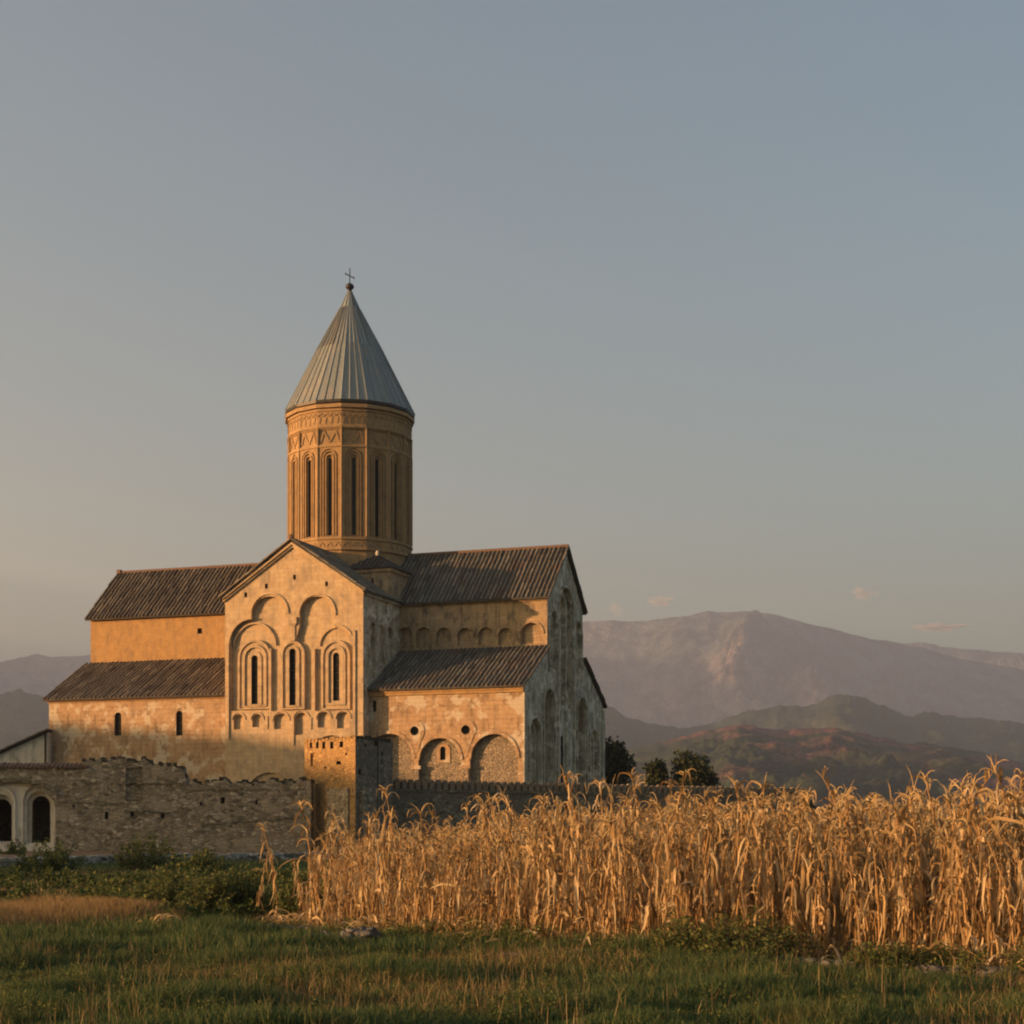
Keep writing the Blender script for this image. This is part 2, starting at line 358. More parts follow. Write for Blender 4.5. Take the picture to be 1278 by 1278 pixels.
# ploughed soil under the maize
sm, t, b = newmat('dry_soil', 1.0); tc = t.nodes.new('ShaderNodeTexCoord'); ob = tc.outputs['Object']
t.links.new(ramp(t, ntex(t, ob, 2.5, 8, .75), [(.35, (.05, .036, .024)), (.7, (.14, .10, .065))]), b.inputs['Base Color'])
bm = t.nodes.new('ShaderNodeBump'); bm.inputs['Distance'].default_value = .12; t.links.new(ntex(t, ob, 5, 6, .8), bm.inputs['Height']); t.links.new(bm.outputs[0], b.inputs['Normal'])
nx, ny = 90, 90; V = []
for j in range(ny):
    for i in range(nx):
        x = -4.2+i*.25; y = float(front(x))+j*.45; V.append((x+(j*.02), y, float(gz(x, y))+.03+.05*noise.noise(Vector((x*2, y*2, 0)))))
i = np.arange(ny-1)[:, None]*nx+np.arange(nx-1)[None]
fs = link('maize_field_soil', np_mesh('maize_field_soil', V, np.stack([i, i+1, i+nx+1, i+nx], -1).reshape(-1, 4), sm, True, uv=False)); fs['kind'] = 'structure'
# earth path along the monastery wall
pm, t, b = newmat('earth_path', 1.0); tc = t.nodes.new('ShaderNodeTexCoord'); ob = tc.outputs['Object']
t.links.new(ramp(t, ntex(t, ob, 1.2, 8, .7), [(.35, (.16, .09, .045)), (.7, (.30, .18, .09))]), b.inputs['Base Color'])
mb = MB()
P = [px(x, 1060, Z) for x, Z in ((-120, 72.3), (0, 73.3), (120, 80.3), (250, 88.3), (440, 96.3))]
far_x = [q.x*1.3 for q in P]
for i_ in range(len(P)-1):                       # a low terrace held by the dry stone kerb
    a, c_, xa, xc = P[i_], P[i_+1], far_x[i_], far_x[i_+1]
    mb.hexa([(a.x, a.y, -.1), (c_.x, c_.y, -.1), (xc, 104.9, -.1), (xa, 104.9, -.1), (a.x, a.y, .44), (c_.x, c_.y, .44), (xc, 104.9, .46), (xa, 104.9, .46)], pm)
pa = mb.build('path'); pa['kind'] = 'structure'

# ---------------------------------------------------------------- far hills and mountains
def prof(pts): 
    a = np.array(pts, float); return lambda x: np.interp(x, a[:, 0], a[:, 1])
def hillrange(name, pts, Zr, Z0, Z1, mat, ncol, nrow, nsc, namp, x0=-160, x1=1560, power=1.25, spurs=(), rug=0.0, depthf=None):
    f = prof(pts); V = []
    cols = np.linspace(x0, x1, ncol)
    for r in range(nrow):
        t_ = r/(nrow-1); 
        for cx in cols:
            kk = (t_/.8 if t_ <= .8 else 1.0)
            zr = Zr*(1+ (depthf(cx) if depthf else 0))
            if t_ <= .8: k = t_/.8; Z = Z0+(zr-Z0)*k
            else: k = 1-(t_-.8)/.2; Z = zr+(Z1-zr)*(1-k)
            H = EYE+(HZ-f(cx))/F*zr
            H += rug*noise.fractal(Vector((cx*.035, kk*5, 5)), .7, 2, 6)*H
            X = (cx-639)/F*Z
            n_ = noise.ridged_multi_fractal(Vector((X/nsc, Z/nsc, 1.3)), .9, 2.1, 6, 1, 2)
            h = H*(k**power)
            h -= H*namp*(1.6-n_)*math.sin(math.pi*min(1, k*1.02))*(1 if t_ <= .8 else .5)
            for (sx0, sy0, sx1, sk1, wd, am) in spurs:
                if sk1 < k <= 1.0 and t_ <= .8:
                    q = (1-k)/(1-sk1); cxx = sx0+(sx1-sx0)*q; dd = abs(cx-cxx)/wd
                    if dd < 1: h += am*H*(1-dd)*math.sin(math.pi*min(1, q*.95))*.8
            V.append((X, Z, max(h, -20)+ (0 if k > .02 else -5)))
    i = np.arange(nrow-1)[:, None]*ncol+np.arange(ncol-1)[None]
    o = link(name, np_mesh(name, V, np.stack([i, i+1, i+ncol+1, i+ncol], -1).reshape(-1, 4), mat, False, uv=False)); o['kind'] = 'structure'; return o
def hillmat(name, stops, scale, big, bscale, lo=.5, hi=.6, fine=.02, east=None):
    m, t, b = newmat(name, 1.0); tc = t.nodes.new('ShaderNodeTexCoord'); ob = tc.outputs['Object']
    c = ramp(t, ntex(t, ob, scale, 8, .7), stops); bn = ntex(t, ob, bscale, 6, .65, .4)
    if east:                                     # the autumn woods grow mostly on the eastern slopes
        sp = t.nodes.new('ShaderNodeSeparateXYZ'); t.links.new(ob, sp.inputs[0]); mr = t.nodes.new('ShaderNodeMapRange'); t.links.new(sp.outputs[0], mr.inputs[0])
        for i_, v_ in enumerate((*east, -.10, .055)): mr.inputs[i_+1].default_value = v_
        ad = t.nodes.new('ShaderNodeMath'); t.links.new(bn, ad.inputs[0]); t.links.new(mr.outputs[0], ad.inputs[1]); bn = ad.outputs[0]
    c = mixc(t, c, big, ramp(t, bn, [(lo, g(0)), (hi, g(.9))]))
    c = mixc(t, c, ramp(t, ntex(t, ob, fine, 5, .9), [(.42, g(.12)), (.58, g(1.9))]), .9, 'MULTIPLY')
    t.links.new(c, b.inputs['Base Color'])
    bm = t.nodes.new('ShaderNodeBump'); bm.inputs['Distance'].default_value = .5/fine; bm.inputs['Strength'].default_value = .6; t.links.new(ntex(t, ob, fine, 4, .8), bm.inputs['Height']); t.links.new(bm.outputs[0], b.inputs['Normal']); return m
m_far = hillmat('mountain_slopes', [(.35, (.042, .052, .054)), (.6, (.09, .095, .09))], .0012, (.17, .125, .11), .0006, .5, .62, .006)  # pinkish patches put evening sunlight into the slope colour
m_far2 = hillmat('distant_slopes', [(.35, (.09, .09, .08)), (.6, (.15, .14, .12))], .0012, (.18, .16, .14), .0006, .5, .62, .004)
m_mid = hillmat('wooded_hill', [(.35, (.013, .022, .012)), (.6, (.03, .045, .022))], .006, (.045, .052, .025), .003, .5, .6, .09)
m_near = hillmat('autumn_hill', [(.35, (.013, .022, .012)), (.6, (.032, .042, .02))], .01, (.15, .062, .048), .0042, .49, .60, .13, (120, 520))
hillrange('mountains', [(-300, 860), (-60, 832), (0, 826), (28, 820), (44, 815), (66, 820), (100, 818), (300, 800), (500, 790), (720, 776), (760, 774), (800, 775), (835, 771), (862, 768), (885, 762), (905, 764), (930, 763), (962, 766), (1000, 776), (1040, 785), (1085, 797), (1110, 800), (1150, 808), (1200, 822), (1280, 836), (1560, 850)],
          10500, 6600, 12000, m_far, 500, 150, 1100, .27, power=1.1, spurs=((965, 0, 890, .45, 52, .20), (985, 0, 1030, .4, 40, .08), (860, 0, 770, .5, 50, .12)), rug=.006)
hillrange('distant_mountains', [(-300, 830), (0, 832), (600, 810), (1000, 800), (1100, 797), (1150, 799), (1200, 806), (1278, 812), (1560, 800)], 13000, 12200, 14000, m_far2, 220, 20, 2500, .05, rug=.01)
hillrange('wooded_hills', [(-300, 866), (-40, 868), (0, 866), (24, 861), (44, 865), (60, 872), (90, 886), (160, 905), (300, 925), (480, 905), (640, 890), (700, 872), (756, 880), (782, 893), (810, 903), (850, 909), (880, 905), (905, 896), (935, 888), (970, 879), (1000, 882), (1020, 877), (1040, 868), (1062, 866), (1085, 874), (1110, 884), (1140, 893), (1165, 889), (1200, 895), (1240, 897), (1278, 902), (1560, 915)],
          4600, 2700, 5600, m_mid, 520, 120, 330, .2, power=1.05, rug=.028)
hillrange('autumn_hills', [(-300, 930), (0, 945), (300, 990), (600, 975), (740, 962), (780, 935), (830, 925), (880, 912), (920, 905), (955, 908), (985, 911), (1010, 908), (1045, 909), (1090, 918), (1130, 926), (1180, 931), (1230, 940), (1278, 952), (1560, 965)],
          2500, 1150, 3000, m_near, 520, 120, 190, .22, power=.95, rug=.03)

def shade_ridge(xc, y0, y1, h, wd, n):           # unseen ridges added west of the view to shade the mountains and hills
    V = []
    for i in range(n):
        y = y0+(y1-y0)*i/(n-1); e = math.sin(math.pi*min(1, max(0, i/(n-1))))**.35; hh = h*e*(1+.07*noise.noise(Vector((y*.0011, 2, 0)))+.03*noise.noise(Vector((y*.004, 5, 0))))
        for j in range(15):
            f = j/7-1; V.append((xc+f*wd+wd*.2*noise.noise(Vector((y*.001, j*.6, 9))), y, hh*(1-abs(f))**1.1+(30*noise.noise(Vector((y*.003, j, 1))) if 0 < j < 14 and j != 7 else 0)-3))
    i = np.arange(n-1)[:, None]*15+np.arange(14)[None]
    o = link('mountains', np_mesh('mountains', V, np.stack([i, i+1, i+16, i+15], -1).reshape(-1, 4), m_far, False, uv=False)); o['kind'] = 'structure'  # unseen shading ridge that only shares the mountain range's name
shade_ridge(-4500, 5600, 12600, 1640, 900, 120); shade_ridge(-2650, 2300, 5600, 640, 600, 80)
# haze: the evening air of the valley
hz = MB(); hm = bpy.data.materials.new('evening_air'); hm.use_nodes = True; t = hm.node_tree; t.nodes.clear()
pv = t.nodes.new('ShaderNodeVolumePrincipled'); pv.inputs['Color'].default_value = (.595, .715, .98, 1); pv.inputs['Density'].default_value = 1.1e-4; pv.inputs['Anisotropy'].default_value = .2
mo = t.nodes.new('ShaderNodeOutputMaterial'); t.links.new(pv.outputs[0], mo.inputs['Volume'])
hz.box(-5600, 8100, -1600, 14200, -30, 1750, hm)
ho = hz.build('haze'); ho['kind'] = 'stuff'

# ================================================================ the cathedral
CH_X, CH_Y, ROT = .92, 145.7, -math.atan2(.327, .945)
T = Matrix.Translation((CH_X, CH_Y, 0)) @ Matrix.Rotation(ROT, 4, 'Z')
ch = empty('cathedral', (CH_X, CH_Y, 0), ROT, label='tall stone cathedral with conical grey dome on a round brick drum', cat='cathedral')
L, WD = 49.1, 26.0
EA, ET, EN, RN = 14.85, 19.0, 23.75, 29.0      # aisle eave, aisle roof top, nave eave, nave ridge
NY0, NY1 = 7.17, 18.6; NC = (NY0+NY1)/2
TX0, TX1, TY0, TY1 = -28.9, -14.8, -1.3, 27.1; TC = (TX0+TX1)/2; RT = 28.55
fS = Frame((0, 0, 0), (1, 0, 0), (0, -1, 0), T)            # aisle south
fN = Frame((0, NY0, 0), (1, 0, 0), (0, -1, 0), T)          # clerestory south
fT = Frame((0, TY0, 0), (1, 0, 0), (0, -1, 0), T)          # transept south
fTE = Frame((TX1, 0, 0), (0, 1, 0), (1, 0, 0), T)          # transept east side
fTW = Frame((TX0, 0, 0), (0, -1, 0), (-1, 0, 0), T)
fE = Frame((0, 0, 0), (0, 1, 0), (1, 0, 0), T)             # east face
fW = Frame((-L, 0, 0), (0, -1, 0), (-1, 0, 0), T)
fNn = Frame((0, NY1, 0), (-1, 0, 0), (0, 1, 0), T)
fSn = Frame((0, WD, 0), (-1, 0, 0), (0, 1, 0), T)
fTn = Frame((0, TY1, 0), (-1, 0, 0), (0, 1, 0), T)
wins = []                                       # (frame, poly, depth, parentkey)
def slit(fr, x, y0, y1, wpx, owner, d=.45, kids=None, plane=None):
    """window slit kid from its pixel centre, top and bottom rows and width"""
    a = fr.at(x-wpx/2, y1); b_ = fr.at(x+wpx/2, y1); zt = fr.at(x, y0)[1]
    c_ = (a[0]+b_[0])/2; ww = abs(b_[0]-a[0]); p_ = archt(c_, ww, a[1], zt)
    wins.append((fr, p_, d, owner, ww, c_, a[1], zt)); return dict(poly=p_, d=d+.12, mat=M['hole'])
def A(fr, xc, wpx, y0, y1, d, kids=(), mat=None, rise=None):
    a = fr.at(xc-wpx/2, y1); b_ = fr.at(xc+wpx/2, y1); zt = fr.at(xc, y0)[1]; ww = abs(b_[0]-a[0])
    kw = {'rise': rise*ww/2} if rise else {}
    k = dict(poly=archt((a[0]+b_[0])/2, ww, a[1], zt, **kw), d=d, kids=list(kids))
    if mat: k['mat'] = mat
    return k
def windows_of(owner, parent):
    for fr, p_, d, ow, ww, c_, z0, z1 in wins:
        if ow != owner: continue
        wo = leaf_box(fr, p_, d, .05, M['dark'], 'window', parent)
        if z1-z0 > 2.0:
            mb = MB(); z = z0+.45
            while z < z1-.2:
                P = [fr.p(q, dd) for q, dd in (((c_-ww*.46, z), d-.04), ((c_+ww*.46, z), d-.04), ((c_+ww*.46, z), d-.005), ((c_-ww*.46, z), d-.005), ((c_-ww*.46, z+.06), d-.04), ((c_+ww*.46, z+.06), d-.04), ((c_+ww*.46, z+.06), d-.005), ((c_-ww*.46, z+.06), d-.005))]
                mb.hexa(P, M['wood']); z += .7
            me0 = wo.data; b0 = len(me0.vertices)
            vv = [tuple(v_.co) for v_ in me0.vertices]+mb.v; ff = [tuple(p_q.vertices) for p_q in me0.polygons]; n0 = len(ff); ff += [tuple(i_+b0 for i_ in f_) for f_ in mb.f]
            me2 = bpy.data.meshes.new('window'); me2.from_pydata(vv, [], ff); me2.materials.append(M['dark']); me2.materials.append(M['wood']); me2.polygons.foreach_set('material_index', [0]*n0+[1]*(len(ff)-n0)); wo.data = me2

# --- south transept front -------------------------------------------------
def c1(x, y): return fT.at(260+x/3.55, 640+y/3.55)
def c1x(x): return 260+x/3.55
def c1y(y): return 640+y/3.55
big = [c1(97, 878), c1(640, 878)]
def arcp(cx, cy, rx, ry, a0, a1, n): return [c1(cx+rx*math.cos(R(a)), cy-ry*math.sin(R(a))) for a in np.linspace(a0, a1, n)]
big += arcp(560, 590, 80, 80, 0, 82, 9)
big += arcp(482, 450, 77, 80, 0, 180, 15)
big += [c1(404, 500), c1(392, 545), c1(388, 566), c1(362, 566), c1(352, 545), c1(350, 500)]
big += arcp(271, 450, 79, 80, 0, 168, 15)
big += arcp(190, 575, 93, 103, 92, 180, 9)
def surround(cx, widths, tops, bots, deps, wkey):
    """nested raised/recessed arches, widest first"""
    k = slit(fT, c1x(cx), c1y(tops[-1]), c1y(bots[-1]), widths[-1]/3.55, wkey, d=deps[-1])
    for w_, t_, b_, d_ in list(zip(widths, tops, bots, deps))[-2::-1]: k = A(fT, c1x(cx), w_/3.55, c1y(t_), c1y(b_), d_, [k])
    return k
D0 = .42
kL = surround(200, (146, 128, 108, 84, 62, 28), (560, 570, 582, 596, 612, 630), (872, 866, 860, 856, 852, 848), (.12, .28, .12, .3, .2, .6), 'st')
kM = surround(370, (108, 84, 60, 28), (566, 578, 588, 600), (872, 866, 860, 853), (.06, .25, .12, .6), 'st')
kR = surround(560, (128, 108, 88, 62, 28), (562, 573, 585, 600, 618), (872, 864, 852, 842, 832), (.12, .28, .14, .3, .6), 'st')
kids = [dict(poly=big, d=D0, kids=[kL, kM, kR])]
for cx, w_, t_, b_ in ((135, 46, 892, 960), (217, 44, 892, 950), (323, 64, 888, 958), (412, 62, 885, 985), (512, 56, 882, 952), (598, 56, 882, 955)):
    kids.append(A(fT, c1x(cx), w_/3.55, c1y(t_), c1y(b_), .35))
for x, y in ((382, 287), (257, 326), (524, 316), (166, 365)):
    a_ = c1(x-6, y+10); b_ = c1(x+6, y-12); kids.append(dict(poly=rect(a_[0], b_[0], a_[1], b_[1]), d=.4, mat=M['hole']))
kids.append(A(fT, c1x(270), 215/3.55, c1y(1150), c1y(1330), .3))
kids.append(A(fT, c1x(545), 200/3.55, c1y(985), c1y(1330), .3))
mb = MB()
relief(mb, fT, [(TX0, 0), (TX1, 0), (TX1, EN-.15), (TC, RT-.3), (TX0, EN-.15)], kids, M['travertine'])
def bandpx(cx, cy, r, wd, d0, d1, a0=0, a1=180, yb=None):
    c_ = c1(cx, cy); rr = abs(c1(cx+r, cy)[0]-c_[0]); z0 = c1(cx, yb)[1] if yb else None
    band(mb, fT, c_[0], rr, wd, c_[1], z0, d0, d1, M['travertine'], a0=a0, a1=a1)
# mouldings standing proud of the wall
bandpx(271, 450, 84, .16, -.12, .1, 0, 172); bandpx(482, 450, 82, .16, -.12, .1, -5, 180)
bandpx(190, 578, 99, .2, -.14, .1, 88, 180); 
bandpx(200, 590, 92, .15, .2, .56, 0, 178, None); bandpx(560, 588, 84, .16, -.10, .12, 0, 92)
bandpx(560, 588, 74, .13, .25, .56, 92, 178)
for cx, t_, r, yb in ((135, 888, 29, 905), (217, 888, 29, 905), (323, 884, 38, 910), (412, 880, 38, 910), (512, 878, 34, 905), (598, 878, 34, 905)):
    bandpx(cx, t_+r, r, .1, -.08, .05)
def pil(x, y0, y1, w_, d0=-.12, d1=.1, m=None):
    a_ = c1(x, y1); z1 = c1(x, y0)[1]; P = []
    for z in (a_[1], z1):
        for q, d in (((a_[0]-w_/2, z), d0), ((a_[0]+w_/2, z), d0), ((a_[0]+w_/2, z), d1), ((a_[0]-w_/2, z), d1)): P.append(fT.p(q, d))
    mb.hexa(P, m or M['travertine'])
pil(88, 575, 1005, .26, -.14, .05); pil(376, 495, 568, .42, -.1, .3); pil(376, 462, 492, .85, -.2, .25); pil(376, 490, 500, .62, -.16, .22)
pil(375, 905, 1030, .28, -.12, .05); pil(648, 520, 985, .24, -.13, .05); pil(272, 600, 955, .16, .1, .5); pil(466, 600, 960, .16, .1, .5); pil(262, 900, 958, .14, -.08, .05); pil(455, 905, 960, .14, -.08, .05)
# raking cornice under the gable
for sgn in (-1, 1):
    e = Vector((TC+sgn*((TX1-TX0)/2+.12), 0, EN-.1)); a_ = Vector((TC, 0, RT-.18))
    for k, (dz, pr) in enumerate(((.0, .35), (-.22, .2))):
        P = []
        for zz in (-.22+dz, dz):
            P += [(e.x, TY0-pr, e.z+zz), (a_.x, TY0-pr, a_.z+zz), (a_.x, TY0+.1, a_.z+zz), (e.x, TY0+.1, e.z+zz)] if sgn < 0 else [(a_.x, TY0-pr, a_.z+zz), (e.x, TY0-pr, e.z+zz), (e.x, TY0+.1, e.z+zz), (a_.x, TY0+.1, a_.z+zz)]
        mb.hexa(P, M['travertine'])
# transept sides and back
kE = []
for i, (y, w_) in enumerate(((.9, 1.2), (2.9, 1.3), (4.9, 1.3))): kE.append(dict(poly=arch(y, w_, 15.4+y*.55, 20.4), d=.35))
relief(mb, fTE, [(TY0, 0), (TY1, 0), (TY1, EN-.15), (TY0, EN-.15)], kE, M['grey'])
relief(mb, fTW, [(-TY0, 0), (-TY1, 0), (-TY1, EN-.15), (-TY0, EN-.15)], [], M['brick'])
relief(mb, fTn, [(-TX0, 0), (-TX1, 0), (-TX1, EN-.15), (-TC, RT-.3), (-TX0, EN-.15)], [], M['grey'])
mb.box(TX1, TX1+.25, TY0, TY1, EN-.5, EN-.12, M['grey'])
tr = mb.build('transept_wall', ch); windows_of('st', tr)

# --- aisles ---------------------------------------------------------------
def c3(x, y, fr): return fr.at(440+x/3.873, 670+y/3.873)
kids = []
x_, z_ = c3(105, 845, fS); kids.append(slit(fS, 440+107/3.873, 670+790/3.873, 670+845/3.873, 15/3.873, 'as', .3))
ocs = []
for X, Y in ((300, 938), (547, 933)):
    q = c3(X, Y, fS); ocs.append(q)
    kids.append(dict(poly=circ(q[0], q[1], 1.0), d=-.06, mat=M['plaster'], kids=[dict(poly=circ(q[0], q[1], .42), d=.4, mat=M['hole'])]))
sl = slit(fS, 440+428/3.873, 670+1012/3.873, 670+1078/3.873, 26/3.873, 'as', .75)
frm = A(fS, 440+432/3.873, 62/3.873, 670+1000/3.873, 670+1090/3.873, .42, [sl], M['plaster'])
zb = .6
def bigarch(xc, w_, top, kk=()):
    a_ = c3(xc-w_/2, 1000, fS)[0]; b_ = c3(xc+w_/2, 1000, fS)[0]; zt = c3(xc, top, fS)[1]
    return dict(poly=archt((a_+b_)/2, b_-a_, zb, zt, n=18), d=.5, mat=M['rubble_fill'], kids=list(kk)), (a_+b_)/2, (b_-a_)/2, zt
B = [bigarch(178, 236, 945), bigarch(422, 208, 966, [frm]), bigarch(684, 232, 946)]
kids += [b_[0] for b_ in B]
mb = MB()
relief(mb, fS, [(TX1-.5, 0), (0, 0), (0, EA), (TX1-.5, EA)], kids, M['plaster'])
for _, c_, r_, zt in B: band(mb, fS, c_, r_+.02, .28, zt-r_, None, -.1, .25, M['plaster'], n=18)
for c_ in ((B[0][1]+B[0][2]+B[1][1]-B[1][2])/2, (B[1][1]+B[1][2]+B[2][1]-B[2][2])/2):
    mb.box(c_-.3, c_+.3, -.14, .1, zb, 7.4, M['rubble_fill']); mb.box(c_-.5, c_+.5, -.2, .1, 7.4, 7.7, M['plaster'])
for q in ocs:                                    # the tapering stone drop below each round window
    P = []
    for dz, hw in ((-2.4, .12), (-.6, .75)):
        P += [(q[0]-hw, -.065, q[1]+dz), (q[0]+hw, -.065, q[1]+dz), (q[0]+hw, .05, q[1]+dz), (q[0]-hw, .05, q[1]+dz)]
    mb.hexa(P, M['plaster'])
mb.box(TX1+.02, 0.12, -.16, .1, EA-.75, EA-.5, M['brick']); mb.box(TX1+.02, 0.15, -.24, .1, EA-.5, EA-.05, M['brick'])
# west part
kids = [slit(fS, 147.2, 889, 918, 8.5, 'as', .35), slit(fS, 223.8, 887, 918, 8, 'as', .35)]
relief(mb, fS, [(-L, 0), (TX0+.5, 0), (TX0+.5, EA-.05), (-L, EA-.05)], kids, M['plaster'])
mb.box(-L-.1, TX0, -.14, .1, EA-.45, EA-.1, M['brick'])
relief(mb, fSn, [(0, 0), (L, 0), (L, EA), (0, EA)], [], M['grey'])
relief(mb, fW, [(0, 0), (-WD, 0), (-WD, EA), (-NY1, ET), (-NY0, ET), (0, EA)], [], M['plaster'])
ai = mb.build('aisle_wall', ch); windows_of('as', ai)

# --- nave / clerestory ----------------------------------------------------
kids = []
for cx, w_, top in ((255, 66, 425), (343, 72, 425), (443, 74, 427), (545, 74, 428), (645, 74, 425), (740, 72, 428), (866, 100, 402)):
    k = A(fN, 440+cx/3.873, w_/3.873, 670+(top+14)/3.873, 670+548/3.873, .35); kids.append(k)
for k in kids:
    lo = min(q[1] for q in k['poly']); k['poly'] = [(q[0], 19.25 if abs(q[1]-lo) < .01 else q[1]) for q in k['poly']]
mb = MB()
relief(mb, fN, [(TX1-1, 12), (0, 12), (0, EN), (TX1-1, EN)], kids, M['clere'])
for k in kids:
    xs_ = [q[0] for q in k['poly']]; zt = max(q[1] for q in k['poly']); r_ = (max(xs_)-min(xs_))/2
    band(mb, fN, (max(xs_)+min(xs_))/2, r_+.12, .16, zt-r_, None, -.1, .05, M['clere'])
mb.box(TX1, .1, NY0-.16, NY0+.1, EN-.55, EN-.05, M['clere'])
sqa = fN.at(246.5, 791); sqb = fN.at(252, 784)
relief(mb, fN, [(-L, 12), (TX0+1, 12), (TX0+1, EN), (-L, EN)], [dict(poly=rect(sqa[0], sqb[0], sqa[1], sqb[1]), d=.4, mat=M['hole'])], M['brick'])
mb.box(-L-.06, TX0, NY0-.14, NY0+.1, EN-.4, EN-.08, M['brick'])
relief(mb, fNn, [(0, 12), (L, 12), (L, EN), (0, EN)], [], M['clere'])
relief(mb, fW, [(-NY0, ET), (-NY1, ET), (-NY1, EN), (-NC, RN-.25), (-NY0, EN)], [], M['brick'])
mb.build('nave_wall', ch)

# --- east face (one tall relief) ------------------------------------------
def c4(x, y): return fE.at(640+x/6.39, 800+y/6.39)
def E4(x0, x1, top, bot, d, kids=(), mat=None):
    a_ = c4(x0, top)[0]; b_ = c4(x1, top)[0]; zt = c4((x0+x1)/2, top)[1]; z0 = .5 if bot is None else c4(x0, bot)[1]
    k = dict(poly=archt((a_+b_)/2, b_-a_, z0, zt), d=d, kids=list(kids)); 
    if mat: k['mat'] = mat
    return k
Y = lambda x: fE.at(x, 900)[0]
Z = lambda x, y: fE.at(x, y)[1]
k1 = dict(poly=archt(3.3, 2.9, 3.2, Z(666, 897)), d=.3, kids=[dict(poly=archt(3.3, 2.2, 3.5, Z(666, 897)-.4), d=.55, kids=[dict(poly=archt(3.3, 1.2, 4, Z(666, 905)-.6), d=.75)])])
y2 = 7.6; z2 = Z(686, 861)
k2 = dict(poly=archt(y2, 2.9, .6, z2), d=.8, kids=[dict(poly=archt(y2, 2.0, .9, z2-.5), d=1.9, mat=M['grey'])])
k3 = dict(poly=archt(2*NC-y2, 2.9, .6, z2), d=.8, kids=[dict(poly=archt(2*NC-y2, 2.0, .9, z2-.5), d=1.9)])
k4 = dict(poly=archt(2*NC-3.3, 2.9, 3.2, Z(666, 897)), d=.3, kids=[dict(poly=archt(2*NC-3.3, 2.2, 3.5, Z(666, 897)-.4), d=.55, kids=[dict(poly=archt(2*NC-3.3, 1.2, 4, Z(666, 905)-.6), d=.75)])])
kc = dict(poly=archt(NC, 4.3, 13.6, Z(703, 732)), d=.45, kids=[dict(poly=archt(NC, 3.1, 13.9, Z(703, 732)-.6), d=.9, kids=[dict(poly=archt(NC, .9, 16, 23.0), d=1.2, mat=M['hole'])])])
kl = dict(poly=archt(NC-4.0, 2.0, 17.0, 22.3), d=.3, kids=[dict(poly=archt(NC-4.0, 1.3, 17.2, 21.8), d=.55)])
kr = dict(poly=archt(NC+4.0, 2.0, 17.0, 22.3), d=.3, kids=[dict(poly=archt(NC+4.0, 1.3, 17.2, 21.8), d=.55)])
ks = dict(poly=archt(NC-1.15, .75, 1, Z(701, 918)), d=.9, mat=M['hole'])
mb = MB()
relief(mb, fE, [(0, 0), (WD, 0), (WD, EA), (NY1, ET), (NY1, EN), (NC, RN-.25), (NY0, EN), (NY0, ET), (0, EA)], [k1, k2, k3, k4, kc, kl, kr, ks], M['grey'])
for c_, r_, zt in ((NC, 2.3, Z(703, 732)), (NC-4, 1.15, 22.4), (NC+4, 1.15, 22.4), (y2, 1.6, z2+.1), (2*NC-y2, 1.6, z2+.1), (3.3, 1.6, Z(666, 897)+.1), (2*NC-3.3, 1.6, Z(666, 897)+.1)):
    z0_ = 13.2 if zt > 20 else 1.0
    band(mb, fE, c_, r_+.1, .22, zt-r_, z0_ if zt < 20 or r_ > 2 else 16.6, -.16, .05, M['grey'])
for c_, w_, zt in ((NC, .5, 13.3), (NC-2.6, .35, 17), (NC+2.6, .35, 17), (.35, .7, EA-.6), (WD-.35, .7, EA-.6)):
    mb.box(-.05, .2, c_-w_/2, c_+w_/2, 0, zt, M['grey'])
mb.box(-.1, .35, -.3, WD+.3, 0, 1.1, M['grey'])
mb.build('east_wall', ch)

# --- roofs with raised tile rows ------------------------------------------
def slope(mb, e0, e1, r0, r1, mat, th=.16, step=.44, rib=.22, rh=.12, jit=.045):
    e0, e1, r0, r1 = map(Vector, (e0, e1, r0, r1)); n = (e1-e0).cross(r0-e0).normalized()
    if n.z < 0: n = -n
    dn = Vector((0, 0, -th))
    P = [e0+dn, e1+dn, r1+dn, r0+dn, e0, e1, r1, r0]
    if (e1-e0).cross(r0-e0).z < 0: P = [P[1], P[0], P[3], P[2], P[5], P[4], P[7], P[6]]
    mb.hexa(P, mat)
    Ln = (e1-e0).length; k = max(1, int(Ln/step))
    for i in range(k+1):
        f = (i+.5*0)/k; a = e0.lerp(e1, f); b = r0.lerp(r1, f); d = (e1-e0).normalized()*(rib/2)
        # tile rows are short overlapping lengths, each lifted a little
        seg = max(1, int((b-a).length/1.1)); up0 = random.uniform(.7, 1.25)
        for s_ in range(seg):
            p = a.lerp(b, s_/seg); q = a.lerp(b, (s_+1)/seg+.0); o1 = n*(rh*up0*random.uniform(.9, 1.1)+.025); o2 = n*(rh*up0*.82)
            dx = d.normalized()*random.uniform(-jit, jit)
            B = [p-d+dx, p+d+dx, q+d+dx, q-d+dx, p-d*.5+o1+dx, p+d*.5+o1+dx, q+d*.5+o2+dx, q-d*.5+o2+dx]
            if (e1-e0).cross(r0-e0).z < 0: B = [B[1], B[0], B[3], B[2], B[5], B[4], B[7], B[6]]
            mb.hexa(B, M['roof_row'] if mat is M['roof'] else M['roof_shade_row'])
def ridge(mb, a, b, mat, r=.2): mb.tube([Vector(a), Vector(b)], r, mat, 8)
ov = .45; k = (RN-EN)/(NC-NY0); zo = EN-ov*k+.12
mb = MB()
for x0, x1, mat in ((TC, .3, M['roof_shade']), (-L-.35, TC, M['roof'])):
    slope(mb, (x0, NY0-ov, zo), (x1, NY0-ov, zo), (x0, NC, RN+.1), (x1, NC, RN+.1), mat)
    slope(mb, (x0, NY1+ov, zo), (x1, NY1+ov, zo), (x0, NC, RN+.1), (x1, NC, RN+.1), mat)
